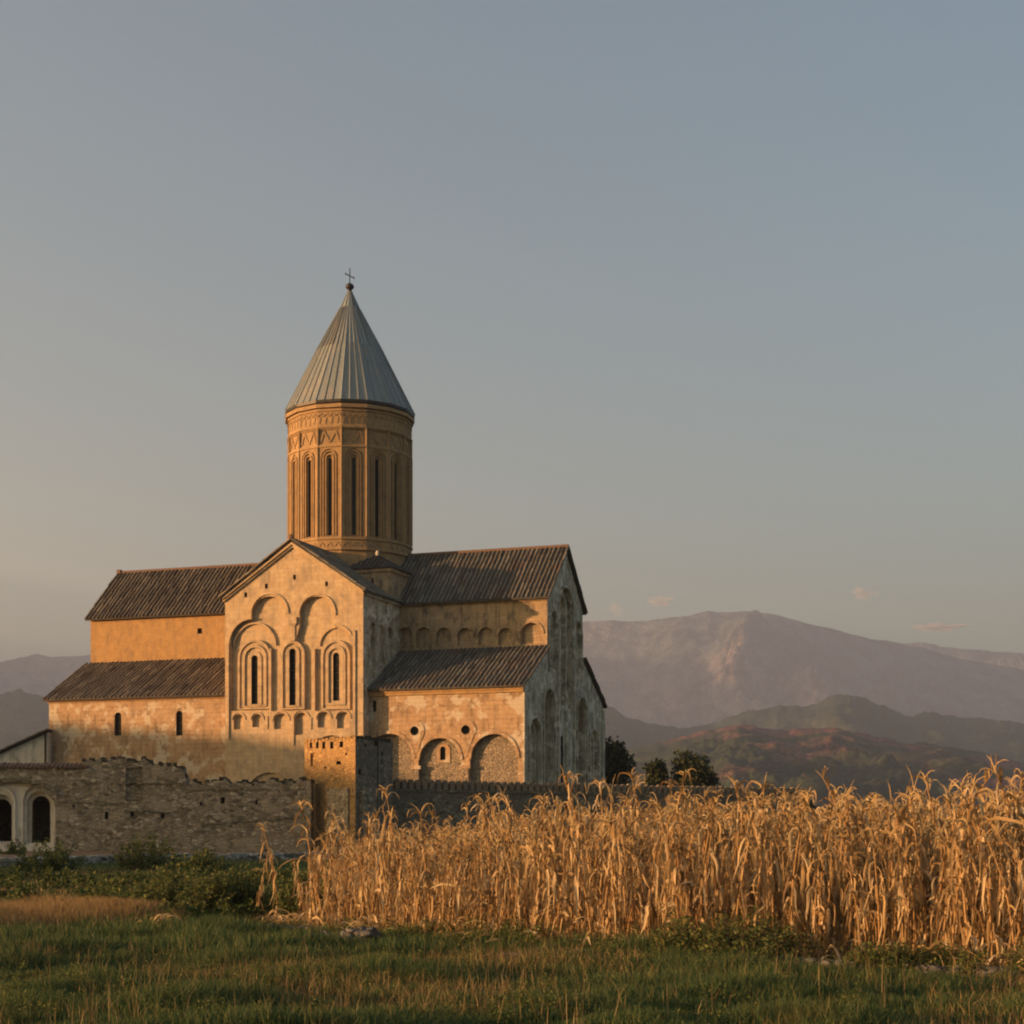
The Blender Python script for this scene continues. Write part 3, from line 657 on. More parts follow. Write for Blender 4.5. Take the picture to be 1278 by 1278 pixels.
ridge(mb, (-L-.35, NC, RN+.14), (.3, NC, RN+.14), M['tile'], .17)
mb.box(-L-.42, -L-.0, NC-.25, NC+.25, RN+.02, RN+.42, M['tile'])
mb.build('nave_roof', ch)
mb = MB(); k = (ET-EA)/NY0; ze = EA-ov*k+.1
slope(mb, (TX1+.02, -ov, ze), (.3, -ov, ze), (TX1+.02, NY0, ET), (.3, NY0, ET), M['roof_shade'])
slope(mb, (-L-.4, -ov, ze), (TX0-.02, -ov, ze), (-L-.4, NY0, ET), (TX0-.02, NY0, ET), M['roof'])
k2_ = (ET-EA)/(WD-NY1); slope(mb, (-L-.4, WD+ov, EA-ov*k2_+.1), (.3, WD+ov, EA-ov*k2_+.1), (-L-.4, NY1, ET), (.3, NY1, ET), M['roof_shade'])
mb.build('aisle_roof', ch)
mb = MB(); k = (RT-EN)/((TX1-TX0)/2); zt_ = EN-.4*k+.12
slope(mb, (TX1+.4, TY0-.45, zt_), (TX1+.4, TY1+.3, zt_), (TC, TY0-.45, RT+.1), (TC, TY1+.3, RT+.1), M['roof_shade'])
slope(mb, (TX0-.4, TY0-.45, zt_), (TX0-.4, TY1+.3, zt_), (TC, TY0-.45, RT+.1), (TC, TY1+.3, RT+.1), M['roof'])
ridge(mb, (TC, TY0-.5, RT+.12), (TC, TY1+.3, RT+.12), M['tile'], .14); mb.box(TC-.12, TC+.12, TY0-.6, TY0-.35, RT+.1, RT+.5, M['tile'])
mb.build('transept_roof', ch)

# --- drum, cone, cross ----------------------------------------------------
wc = px(436.6, 500, 165.0); lc = T.inverted() @ Vector((wc.x, wc.y, 0)); DX, DY = lc.x, lc.y
RD, NF = 6.2, 16
view = math.atan2(-wc.y, -wc.x)-ROT            # direction from the drum to the camera, local
def corner(k, r): a = view-R(7.5)-R(22.5)*k; return Vector((DX+r*math.cos(a), DY+r*math.sin(a), 0))
Zp = lambda y, Zd=159.0: EYE+(HZ-y)/F*Zd
mb = MB(); Z0, Z1 = 26.5, Zp(503, 159)+.0
zs = dict(rb=Zp(669), rt=Zp(561.5), s1=Zp(557), s2=Zp(532.5), s3=Zp(514.5), wt=Zp(570.5), wb=Zp(671))
fw = 2*RD*math.sin(R(11.25))
drumwins = []
for k in range(NF):
    a, b_ = corner(k+1, RD), corner(k, RD); mid = (a+b_)/2; n = (mid-Vector((DX, DY, 0))).normalized(); U = Vector((-n.y, n.x, 0))
    fr = Frame(mid, U, n, T); h = fw/2
    ww = .36
    wp = archt(0, ww, zs['wb']+.2, zs['wt']); 
    kk = dict(poly=archt(0, 1.72, zs['rb'], zs['rt']+.15), d=.14, kids=[
        dict(poly=archt(0, 1.42, zs['rb']+.02, zs['rt']), d=-.03, kids=[
            dict(poly=archt(0, 1.18, zs['rb']+.04, zs['rt']-.12), d=.14, kids=[
                dict(poly=archt(0, .9, zs['rb']+.06, zs['rt']-.3), d=.0, kids=[
                    dict(poly=archt(0, .68, zs['rb']+.08, zs['rt']-.42), d=.2, kids=[dict(poly=wp, d=.62, mat=M['hole'])])])])])])
    zig = [(-h+.28, zs['s1']+.45), (-h/2, zs['s2']-.35), (0, zs['s1']+.45), (h/2, zs['s2']-.35), (h-.28, zs['s1']+.45)]
    relief(mb, fr, [(-h, Z0), (h, Z0), (h, Z1), (-h, Z1)], [kk, dict(poly=rect(-h+.13, h-.13, zs['s1']+.25, zs['s2']-.22), d=.12)], M['drum'])
    drumwins.append((fr, wp, .45))
    def bar(p, q, wd, d0, d1):
        p, q = Vector(p), Vector(q); dd = (q-p).normalized(); nn = Vector((-dd.y, dd.x))*wd/2
        mb.hexa([fr.p(c_, d) for (c_, d) in ((p-nn, d0), (q-nn, d0), (q-nn, d1), (p-nn, d1), (p+nn, d0), (q+nn, d0), (q+nn, d1), (p+nn, d1))], M['drum'])
    for p, q in zip(zig[:-1], zig[1:]): bar(p, q, .15, .04, .13)
    for j in range(4):                           # small hanging arches of the upper frieze
        cx = -h+fw*(j+.5)/4; zt = zs['s3']-.05; zl = zs['s2']+.32
        bar((cx-.27, zt-.3), (cx, zt), .11, -.07, .02); bar((cx, zt), (cx+.27, zt-.3), .11, -.07, .02)
        bar((cx, zt-.35), (cx-.12, zl), .1, -.05, .02)
    for z, pr, hh in ((zs['s1']-.05, .1, .14), (zs['s2']-.08, .12, .16), (zs['s3']+.12, .12, .16), (zs['s3']+.5, .2, .2), (zs['rb']-.32, .14, .2), (zs['rb']-1.35, .22, .3), (Z1-.45, .3, .35)):
        hx = (RD+pr)*math.sin(R(11.25))
        mb.hexa([fr.p(c_, d) for z_ in (z, z+hh) for (c_, d) in (((-hx, z_), -pr), ((hx, z_), -pr), ((h, z_), 0.02), ((-h, z_), .02))], M['drum'])
    for j in range(3):
        cx = -h+fw*(j+.5)/3; zl = zs['rb']-1.0; bar((cx-.3, zl), (cx, zl+.42), .12, -.06, .02); bar((cx, zl+.42), (cx+.3, zl), .12, -.06, .02)
    cpt = corner(k, RD+.02); mb.tube([cpt+Vector((0, 0, zs['rb'])), cpt+Vector((0, 0, zs['s1']-.05))], .1, M['drum'], 6, False)
    cpt = corner(k, RD-.02); mb.tube([cpt+Vector((0, 0, zs['s1'])), cpt+Vector((0, 0, zs['s2']))], .12, M['drum'], 6, False)
dr = mb.build('drum', ch)
for fr, p_, d in drumwins: leaf_box(fr, p_, d, .05, M['dark'], 'window', dr)
# cone
mb = MB(); zr = Zp(518.5, 165); zap = Zp(362.5, 165); RC = 6.52
lev = [(zr-.02, RC), (zr+(zap-zr)*.5, RC*.515), (Zp(386, 165), 1.02), (Zp(385, 165), .95), (zap-.15, .2)]
for k in range(NF):
    for (za, ra), (zb_, rb_) in zip(lev[:-1], lev[1:]):
        p = [corner(k+1, ra)+Vector((0, 0, za)), corner(k, ra)+Vector((0, 0, za)), corner(k, rb_)+Vector((0, 0, zb_)), corner(k+1, rb_)+Vector((0, 0, zb_))]
        mb.face(p, M['cone'])
    mb.face([corner(k, RC)+Vector((0, 0, zr-.02)), corner(k+1, RC)+Vector((0, 0, zr-.02)), corner(k+1, RC)+Vector((0, 0, zr-.3)), corner(k, RC)+Vector((0, 0, zr-.3))], M['iron'])
    mb.face([corner(k, RC)+Vector((0, 0, zr-.3)), corner(k+1, RC)+Vector((0, 0, zr-.3)), corner(k+1, RD-.1)+Vector((0, 0, zr-.25)), corner(k, RD-.1)+Vector((0, 0, zr-.25))], M['iron'])
    for s_ in range(3):                          # standing seams
        f = s_/3
        for (za, ra), (zb_, rb_) in ((lev[0], lev[1]), (lev[1], lev[2])):
            a = corner(k, ra+.03).lerp(corner(k+1, ra+.03), f)+Vector((0, 0, za)); b_ = corner(k, rb_+.03).lerp(corner(k+1, rb_+.03), f)+Vector((0, 0, zb_))
            mb.tube([a, b_], [.055, .035], M['cone'], 5, False)
    a = corner(k, .98)+Vector((0, 0, lev[3][0])); b_ = corner(k, .22)+Vector((0, 0, lev[4][0])); mb.tube([a, b_], .035, M['cone'], 5, False)
mb.build('dome_roof', ch)
mb = MB(); c0 = Vector((DX, DY, 0))
prof_ = [(zap-.35, .3), (zap-.1, .2), (zap+.1, .22), (zap+.2, .38), (zap+.38, .45), (zap+.58, .36), (zap+.7, .14), (zap+.8, .05)]
mb.tube([c0+Vector((0, 0, z)) for z, _ in prof_], [r for _, r in prof_], M['iron'], 10)
mb.build('finial', ch, True)
mb = MB(); zt_ = Zp(335, 165)
cu = Vector((math.cos(view+math.pi/2+.5), math.sin(view+math.pi/2+.5), 0))
mb.tube([c0+Vector((0, 0, zap+.6)), c0+Vector((0, 0, zt_))], .055, M['iron'], 6)
zc = zt_-.75; mb.tube([c0-cu*.48+Vector((0, 0, zc+.12)), c0+cu*.48+Vector((0, 0, zc-.12))], .05, M['iron'], 6)
for s_ in (-1, 1): mb.tube([c0+cu*.48*s_+Vector((0, 0, zc-.12-.12*s_+.0)), c0+cu*.48*s_+Vector((0, 0, zc+.12-.12*s_))], .05, M['iron'], 6)
mb.build('cross', ch)
# drum base skirt and corner turret
mb = MB(); x0, x1, y0, y1 = -19.6, -14.95, 5.2, 9.8; zt_ = 26.7
mb.box(x0, x1, y0, y1, 22, zt_, M['clere']); mb.box(x0-.15, x1+.15, y0-.15, y1+.15, zt_-.35, zt_-.05, M['clere'])
mb.box((x0+x1)/2+.4, (x0+x1)/2+.65, y0-.01, y0+.1, zt_-1.5, zt_-.9, M['hole'])
tu = mb.build('corner_turret', ch)
mb = MB(); ax, ay, az = (x0+x1)/2, (y0+y1)/2, zt_+1.7
for (p, q) in (((x0-.35, y0-.35), (x1+.35, y0-.35)), ((x1+.35, y0-.35), (x1+.35, y1+.35)), ((x1+.35, y1+.35), (x0-.35, y1+.35)), ((x0-.35, y1+.35), (x0-.35, y0-.35))):
    a = Vector((*p, zt_)); b_ = Vector((*q, zt_)); ap = Vector((ax, ay, az))
    mb.face([a, b_, ap], M['roof_shade']); n = (b_-a).cross(ap-a).normalized()
    for i in range(1, 11):
        f = i/11; s_ = a.lerp(b_, f); tpf = 1-abs(2*f-1); e_ = s_.lerp(s_+(ap-(a+b_)/2), tpf); mb.tube([s_+n*.03, e_+n*.03], .07, M['roof_shade'], 5)
mb.face([(x0-.35, y1+.35, zt_), (x1+.35, y1+.35, zt_), (x1+.35, y0-.35, zt_), (x0-.35, y0-.35, zt_)], M['clere'])
mb.tube([(ax, ay, az-.1), (ax, ay, az+.15), (ax, ay, az+.4)], [.12, .2, .08], M['lime'], 8)
mb.build('roof', tu)
mb = MB()                                        # square footing under the drum
mb.box(DX-6.1, DX+6.1, DY-6.1, DY+6.1, 24, 27.6, M['drum'])
mb.build('drum_footing', ch)

# ================================================================ walls and small buildings
def fpx(o, pts): return [o.at(x, y) for x, y in pts]
def thick(mb, fr, outline, th, mat, topmat=None, holes=()):
    P = ccw(outline); n = len(P)
    for i in range(n):
        a, b_ = P[i], P[(i+1) % n]; up = (b_[0]-a[0]) < 0 and abs(b_[1]-a[1]) < 1.5*abs(b_[0]-a[0])
        mb.face([fr.p(b_, 0), fr.p(a, 0), fr.p(a, th), fr.p(b_, th)][::-1], (topmat or mat) if up else mat)
    q, tri = fill([P]+[ccw(h) for h in holes]); q = [fr.p(c_, th) for c_ in q]
    for t_ in tri: mb.face([q[i] for i in t_[::-1]], mat)
def jag(pts, step=.35, amp=.12, seed=0):
    o = []; 
    for (a, b_) in zip(pts[:-1], pts[1:]):
        n = max(1, int(abs(b_[0]-a[0])/step))
        for i in range(n):
            f = i/n; x = a[0]+(b_[0]-a[0])*f; z = a[1]+(b_[1]-a[1])*f
            o.append((x, z+amp*noise.noise(Vector((x*1.6, seed, 0)))*1.6+(amp*.5*random.uniform(-1, 1) if i else 0)))
    o.append(pts[-1]); return o
fG = Frame((0, 105, 0), (1, 0, 0), (0, -1, 0))
top1 = jag(fpx(fG, [(104, 950), (112, 948), (130, 949), (150, 946), (168, 951), (185, 952), (203, 955), (226, 957), (231, 966), (233, 979), (246, 978), (275, 975), (300, 977), (330, 976), (352, 976), (370, 972), (388, 975)]), .26, .24)
zl = fG.at(0, 958)[1]
outline = [(fG.at(-170, 0)[0], -.3), (fG.at(388, 0)[0], -.3)]+top1[::-1]+[(top1[0][0]-.02, zl), (fG.at(-170, 0)[0], zl+.1)]
# gate: a wide shallow plastered arch holding two doorways
def GA(xc, w_, y0, y1, d, kids=(), mat=None, rise=None, op=False):
    k = A(fG, xc, w_, y0, y1, d, kids, mat, rise); k['open'] = op; return k
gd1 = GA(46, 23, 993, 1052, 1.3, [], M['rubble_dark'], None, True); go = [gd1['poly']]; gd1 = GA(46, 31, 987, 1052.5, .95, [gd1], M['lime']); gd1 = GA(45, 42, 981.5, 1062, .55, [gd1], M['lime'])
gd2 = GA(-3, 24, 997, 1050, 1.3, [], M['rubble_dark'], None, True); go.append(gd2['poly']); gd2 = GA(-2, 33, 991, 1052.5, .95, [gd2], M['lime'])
gate = A(fG, 16, 106, 976.5, 1062.5, .4, [gd1, gd2], M['lime'], rise=.62)
kids = [gate]
for x, y, w_, h_ in ((133, 1018, 4, 9), (203, 1017, 5, 8), (165, 1016, 4, 6), (278, 999, 5, 8), (251, 1003, 3, 4), (320, 1001, 2.5, 6), (92, 1006, 3, 3)):
    a_ = fG.at(x-w_/2, y+h_/2); b_ = fG.at(x+w_/2, y-h_/2); kids.append(dict(poly=rect(a_[0], b_[0], a_[1], b_[1]), d=.5, mat=M['hole']))
r0 = fG.at(157, 1000); r1 = fG.at(178, 958); kids.append(dict(poly=jag([r0, (r1[0], r0[1])], .4, .05)+jag([r1, (r0[0], r1[1])], .4, .1), d=.12, mat=M['rubble_dark']))
wl = empty('ruined_wall', (0, 105, 0), label='ruined grey rubble wall with jagged top and arched gateway in front of the cathedral', cat='wall')
mb = MB(); fL = Frame((0, 0, 0), (1, 0, 0), (0, -1, 0))
relief(mb, fL, outline, kids, M['rubble']); thick(mb, fL, outline, 1.3, M['rubble'], M['moss_gap_dark'], go)
gx0, gx1 = fG.at(-22, 0)[0], fG.at(66, 0)[0]       # closed box added behind the doorways to keep them dark
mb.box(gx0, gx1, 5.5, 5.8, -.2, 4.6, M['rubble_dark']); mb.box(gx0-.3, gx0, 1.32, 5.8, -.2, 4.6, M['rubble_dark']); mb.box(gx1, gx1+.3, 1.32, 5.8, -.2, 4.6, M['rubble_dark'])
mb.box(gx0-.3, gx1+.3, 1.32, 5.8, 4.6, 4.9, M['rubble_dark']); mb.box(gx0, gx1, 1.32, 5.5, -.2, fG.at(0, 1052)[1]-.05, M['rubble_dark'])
# ragged ledge courses running along the face
def ledge(x0, y0, x1, y1, pr, h_, mat):
    a_ = fG.at(x0, y0); b_ = fG.at(x1, y1); n = int(abs(b_[0]-a_[0])/.4)
    for i in range(n):
        f = i/n; f2 = (i+1)/n; xa = a_[0]+(b_[0]-a_[0])*f; xb = a_[0]+(b_[0]-a_[0])*f2; z = a_[1]+(b_[1]-a_[1])*f+.06*noise.noise(Vector((xa, z0n, 0)))
        if noise.noise(Vector((xa*.7, z0n*2, 3))) > -.25: mb.box(xa, xb-.02, -pr*random.uniform(.4, 1.1), .1, z-h_*random.uniform(.5, 1), z, mat)
for z0n, a in enumerate(((105, 976, 230, 977, .14, .14), (236, 985, 380, 984, .08, .1), (155, 1011, 212, 1013, .16, .14), (250, 1028, 380, 1018, .10, .12), (72, 1000, 150, 1003, .06, .1))): ledge(*a, M['rubble_dark'])
# loose stones crowning the broken top
for p in top1:
    for _ in range(3):
        x = p[0]+random.uniform(-.2, .2); s_ = random.uniform(.06, .17); y_ = random.uniform(.0, 1.2)
        mb.hexa([(x-s_, y_-s_, p[1]-.1), (x+s_, y_-s_*.8, p[1]-.1), (x+s_*.9, y_+s_, p[1]-.1), (x-s_, y_+s_*.8, p[1]-.1), (x-s_*.7, y_-s_*.6, p[1]+s_*.9), (x+s_*.6, y_-s_*.7, p[1]+s_*.8), (x+s_*.6, y_+s_*.6, p[1]+s_), (x-s_*.7, y_+s_*.7, p[1]+s_*.7)], M['moss_gap_dark'])
mb.build('wall_body', wl)
mb = MB(); xg0, xg1 = fG.at(-170, 0)[0], fG.at(108, 0)[0]; x = xg0
while x < xg1:                                   # clay tiles laid across the wall top
    w_ = .27; zt = zl+.02+.05*noise.noise(Vector((x, 0, 0)))+random.uniform(-.02, .02)
    mb.hexa([(x, -.18, zt-.06), (x+w_*.93, -.18, zt-.06), (x+w_*.93, .66, zt+.2), (x, .66, zt+.2), (x+.05, -.2, zt+.06), (x+w_*.8, -.2, zt+.07), (x+w_*.8, .66, zt+.33), (x+.05, .66, zt+.32)], M['tile'])
    mb.hexa([(x, .66, zt+.2), (x+w_*.93, .66, zt+.2), (x+w_*.93, 1.45, zt-.06), (x, 1.45, zt-.06), (x+.05, .66, zt+.32), (x+w_*.8, .66, zt+.33), (x+w_*.8, 1.47, zt+.06), (x+.05, 1.47, zt+.06)], M['tile'])
    x += w_
mb.build('coping', wl)
ga = empty('gateway', (0, 0, 0)); ga.parent = wl
mb = MB()
gc, gr_ = A(fG, 16, 106, 976.5, 1062.5, 0)['poly'], None
g0 = fG.at(16, 995); ra = abs(fG.at(69, 995)[0]-g0[0])
mb2 = arc_line(g0[0], ra, g0[1], None, rise=ra*.62*.55); 
ring(mb, fL, arc_line(g0[0], ra-.02, fG.at(0, 993)[1], None, rise=ra*.33), arc_line(g0[0], ra+.22, fG.at(0, 993)[1], None, rise=ra*.33+.22), -.14, .1, M['rubble_dark'])
ring(mb, fL, arc_line(fG.at(46, 0)[0], .98, fG.at(46, 999)[1], fG.at(46, 1053)[1]), arc_line(fG.at(46, 0)[0], 1.12, fG.at(46, 999)[1], fG.at(46, 1053)[1]), .36, .6, M['lime'])
ring(mb, fL, arc_line(fG.at(-2, 0)[0], .86, fG.at(0, 1001)[1], fG.at(46, 1053)[1]), arc_line(fG.at(-2, 0)[0], 1.0, fG.at(0, 1001)[1], fG.at(46, 1053)[1]), .26, .45, M['lime'])
mb.box(fG.at(20, 0)[0], fG.at(72, 0)[0], -.5, .45, -.2, fG.at(0, 1061)[1], M['lime'])
mb.box(fG.at(22, 0)[0], fG.at(68, 0)[0], -.1, .55, fG.at(0, 1061)[1], fG.at(0, 1056)[1], M['lime'])
mb.build('arch_moulding', ga)

# crenellated wall to the right of the tower
P0 = px(485, 978, 108.5); P1 = px(1010, 985, 125.5); P0.z = P1.z = 0
U = (P1-P0).normalized(); N = Vector((U.y, -U.x, 0))
fC = Frame(P0, U, N); Lc = (P1-P0).length; zt0 = fC.at(495, 984)[1]; zt1 = fC.at(760, 989)[1]; x760 = fC.at(760, 980)[0]
ztf = lambda s_: zt0+(zt1-zt0)*s_/x760
cw = empty('crenellated_wall', (0, 0, 0), label='low dark stone wall topped with rounded merlons below the cathedral east end', cat='wall')
mb = MB(); ol = [(0, -.3), (Lc, -.3), (Lc, ztf(Lc)), (0, ztf(0))]
relief(mb, fC, ol, [], M['rubble_dark']); thick(mb, fC, ol, .8, M['rubble_dark'])
ol3 = [(0, ztf(0)-.02), (Lc, ztf(Lc)-.02), (Lc, ztf(Lc)+.42), (0, ztf(0)+.42)]
fC2 = Frame(fC.p((0, 0), .34), U, N); relief(mb, fC2, ol3, [], M['moss_gap_dark']); thick(mb, fC2, ol3, .4, M['moss_gap_dark'])  # dark backing strip added so the gaps between merlons look shaded
for s0 in np.arange(.3, Lc-.3, .55):
    z_ = ztf(s0)-.12; mb.hexa([fC.p(q, d) for zz in (z_-.08, z_+.04) for (q, d) in (((s0, zz), -.08), ((s0+.5, zz), -.08), ((s0+.5, zz), .02), ((s0, zz), .02))], M['rubble_dark'])
mb.build('wall_body', cw)
s0 = .15; pitch = .508; nm = 0
mprot = None
while s0 < Lc-.4 and nm < 98:
    mb = MB(); w_ = .34+random.uniform(-.02, .02); h_ = .62+random.uniform(-.05, .05); z_ = ztf(s0)
    pl = arch(0, w_, -.02, h_-w_*.5, rise=w_*.5, n=6)
    fm = Frame(fC.p((s0, z_), .0), U, N); 
    relief(mb, fm, pl, [], M['merlon']); thick(mb, fm, pl, .32, M['merlon'])
    mb.build('merlon', cw); s0 += pitch; nm += 1

# tower
A_, B_, C_ = px(380, 1000, 107.4), px(443.5, 1000, 102.6), px(490, 1000, 106.4)
for q in (A_, B_, C_): q.z = 0
D_ = A_+C_-B_+Vector((0, 1.2, 0))
tw = empty('watchtower', (B_.x, B_.y, 0), label='square rubble tower with slotted parapet, its left face coloured sunlit orange', cat='tower')
Tm = Matrix.Translation((B_.x, B_.y, 0))
def faceframe(a, b_): U_ = (b_-a).normalized(); return Frame(a-Vector((B_.x, B_.y, 0)), U_, Vector((U_.y, -U_.x, 0)), Tm)
f1 = faceframe(A_, B_); l1 = (B_-A_).length; f2 = faceframe(B_, C_); l2 = (C_-B_).length
zt = f1.at(430, 921)[1]; zt2 = zt
def hole(fr, x, y, w_, h_, d=.6, m=None):
    a_ = fr.at(x-w_/2, y+h_/2); b_ = fr.at(x+w_/2, y-h_/2); return dict(poly=rect(a_[0], b_[0], a_[1], b_[1]), d=d, mat=m or M['hole'])
mb = MB()
ol = jag([(0, zt-.15), (l1*.25, zt), (l1*.8, zt+.02), (l1, zt+.05)], .4, .05)
k1_ = [hole(f1, 388, 929, 3.2, 9), hole(f1, 396, 929, 3.2, 10), hole(f1, 404, 930, 3.6, 9), hole(f1, 414, 930, 4, 9), hole(f1, 426, 929, 4.2, 8), hole(f1, 422.5, 952, 5.5, 5), hole(f1, 432, 941, 2.5, 3), hole(f1, 406, 958, 2.5, 2.5), hole(f1, 421, 997.5, 4, 11, .5)]
k1_.append(hole(f1, 391.5, 948, 8, 17, .15, M['tower']))
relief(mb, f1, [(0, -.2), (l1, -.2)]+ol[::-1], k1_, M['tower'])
ol2 = jag([(0, zt+.05), (l2*.5, zt+.1), (l2, zt-.05)], .4, .06, 3)
k2_ = [hole(f2, 449, 963.5, 3.4, 7), hole(f2, 470, 928, 5, 6), hole(f2, 456, 930, 2.5, 3), hole(f2, 449.5, 997, 2.5, 4), hole(f2, 477, 941, 2, 5)]
relief(mb, f2, [(0, -.2), (l2, -.2)]+ol2[::-1], k2_, M['rubble_dark'])  # right face in darker rubble, its shade put into the colour
f3 = faceframe(C_, D_); f4 = faceframe(D_, A_)
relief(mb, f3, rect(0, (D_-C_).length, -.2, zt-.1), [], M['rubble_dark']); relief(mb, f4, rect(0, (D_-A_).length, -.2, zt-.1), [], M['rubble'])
o_ = Vector((B_.x, B_.y, 0)); mb.face([q-o_+Vector((0, 0, zt-.45)) for q in (A_, B_, C_, D_)], M['moss_gap_dark'])
for s_ in np.arange(.1, l1-.2, .42):             # stones on the parapet
    a_ = f1.p((s_, zt-.02), 0); mb.hexa([f1.p(q, d) for zz in (zt-.12, zt+random.uniform(.02, .14)) for (q, d) in (((s_, zz), -.04), ((s_+.3, zz), -.03), ((s_+.3, zz), .4), ((s_, zz), .4))], M['tower'])
for s_ in np.arange(.1, l2-.2, .45):
    mb.hexa([f2.p(q, d) for zz in (zt-.1, zt+random.uniform(.05, .22)) for (q, d) in (((s_, zz), -.04), ((s_+.34, zz), -.03), ((s_+.34, zz), .4), ((s_, zz), .4))], M['moss_gap_dark'])
mb.build('tower_wall', tw)
mb = MB()                                        # buttress pilaster on the corner
a_, z_ = f2.at(449, 985); b_ = f2.at(468, 985)[0]; 
mb.hexa([f2.p(q, d) for zz in (-.2, f2.at(455, 984)[1]) for (q, d) in (((a_, zz), -.3), ((b_, zz), -.3), ((b_, zz), .1), ((a_, zz), .1))], M['rubble'])
q0, q1 = f1.at(410, 0)[0], f1.at(436, 0)[0]
mb.hexa([f1.p(q, d) for zz in (-.2, f1.at(420, 984)[1]) for (q, d) in (((q0, zz), -.12), ((q1, zz), -.12), ((q1, zz), .0), ((q0, zz), .0))], M['rubble'])
mb.build('buttress', tw)
mb = MB(); h_ = f2.at(465, 925); mb.tube([f2.p((f2.at(464.5, 0)[0], -.1), -.42), f2.p((f2.at(464.5, 0)[0], zt+.35), -.42)], .035, M['iron'], 6)
mb.build('pole', tw)

# lean-to beside the west end
an = empty('outbuilding', (0, 160.5, 0), label='pale plastered outbuilding with a single sloping tiled roof left of the cathedral', cat='outbuilding')
fA = Frame((0, 160.5, 0), (1, 0, 0), (0, -1, 0)); fA0 = Frame((0, 0, 0), (1, 0, 0), (0, -1, 0))
a0 = fA.at(-90, 962); a1 = fA.at(-0, 941); a2 = fA.at(60.5, 914)
a0 = (a0[0], a1[1]+(a1[1]-a2[1])*1.5)
mb = MB(); oo = [(a0[0], 0), (a2[0], 0), (a2[0], a2[1]), (a0[0], max(a0[1], 2.5))]
relief(mb, fA0, oo, [], M['lime']); thick(mb, fA0, oo, 9, M['lime']); mb.build('wall', an)
mb = MB(); e = oo[3]; slope(mb, (e[0]-.4, -.5, e[1]+.02), (e[0]-.4, 9.5, e[1]+.02), (a2[0]+.05, -.5, a2[1]+.28), (a2[0]+.05, 9.5, a2[1]+.28), M['roof'], step=.4)
mb.box(e[0]-.4, a2[0], -.5, -.4, 0, .01, M['wood']) if False else None
mb.build('roof', an)
mb = MB(); mb.tube([(a2[0]-.25, -.2, 0), (a2[0]-.25, -.2, a2[1]+.1)], .1, M['iron'], 8); mb.build('downpipe', an)

# low dry-stone kerb wall in front of the path
V = []; Fq = []
def stones(path, n, hmax, mat, name, smin=.1, smax=.24, label='', cat='wall'):
    V, Fq = [], []
    for _ in range(n):
        f = random.random()*(len(path)-1); i = int(f); p = path[i].lerp(path[i+1], f-i)
        s = random.uniform(smin, smax); z = random.uniform(0, hmax-s); c_ = Vector((p.x+random.uniform(-.1, .1), p.y+random.uniform(-.22, .22), z+s*.5))
        sc = (s*random.uniform(.8, 1.5), s*random.uniform(.7, 1.1), s*random.uniform(.45, .7)); b0 = len(V); rz = random.random()*3
        for th_, rr in ((-90, 0), (-40, .8), (10, 1), (50, .72), (90, 0)):
            m_ = 1 if rr == 0 else 7
            for j in range(m_):
                a = rz+2*math.pi*j/7; q = random.uniform(.85, 1.15); V.append((c_.x+sc[0]*rr*math.cos(a)*q, c_.y+sc[1]*rr*math.sin(a)*q, c_.z+sc[2]*math.sin(R(th_))))
        r1, r2, r3, tp = b0+1, b0+8, b0+15, b0+22
        for j in range(7):
            k_ = (j+1) % 7; Fq += [(b0, r1+k_, r1+j), (r1+j, r1+k_, r2+k_), (r1+j, r2+k_, r2+j), (r2+j, r2+k_, r3+k_), (r2+j, r3+k_, r3+j), (r3+j, r3+k_, tp)]
    o = link(name, np_mesh(name, V, Fq, mat)); tag(o, label, cat); return o
kp = [px(x, 1060, Z) for x, Z in ((-120, 72), (0, 73), (120, 80), (250, 88), (440, 96))]
for q in kp: q.z = 0
stones(kp, 1700, .56, M['kerbstone'], 'dry_stone_wall', label='low loose stone kerb wall running along the field edge below the gateway')

# trees behind the cathedral and an unseen shading belt to the west
def leafcloud(centres, n, size, seed=0, up=.3):
    """centres: (x,y,z,rx,ry,rz) blobs; leaves mostly on the outer shell with gaps"""
    r = np.random.default_rng(seed); c = np.array(centres, float); vol = c[:, 3]*c[:, 4]*c[:, 5]; pick = r.choice(len(c), n, p=vol/vol.sum()); b = c[pick]
    d = r.normal(size=(n, 3)); d /= np.linalg.norm(d, axis=1)[:, None]; rad = r.random(n)**.35*(1+.12*r.normal(size=n))
    p = b[:, :3]+d*b[:, 3:6]*rad[:, None]
    u = r.normal(size=(n, 3)); u /= np.linalg.norm(u, axis=1)[:, None]; v = np.cross(u, r.normal(size=(n, 3))); v /= np.linalg.norm(v, axis=1)[:, None]
    s = size*r.uniform(.6, 1.4, n)[:, None]
    V = np.stack([p-u*s, p-v*s*.55, p+u*s, p+v*s*.55], 1).reshape(-1, 3); return V, np.arange(4*n).reshape(-1, 4)
M['tree'] = veg('tree_leaves', [(0, (.018, .028, .010)), (.6, (.035, .05, .018)), (1, (.07, .07, .025))], trans=.2)
M['bark'] = plain('bark', (.08, .06, .045), .95)
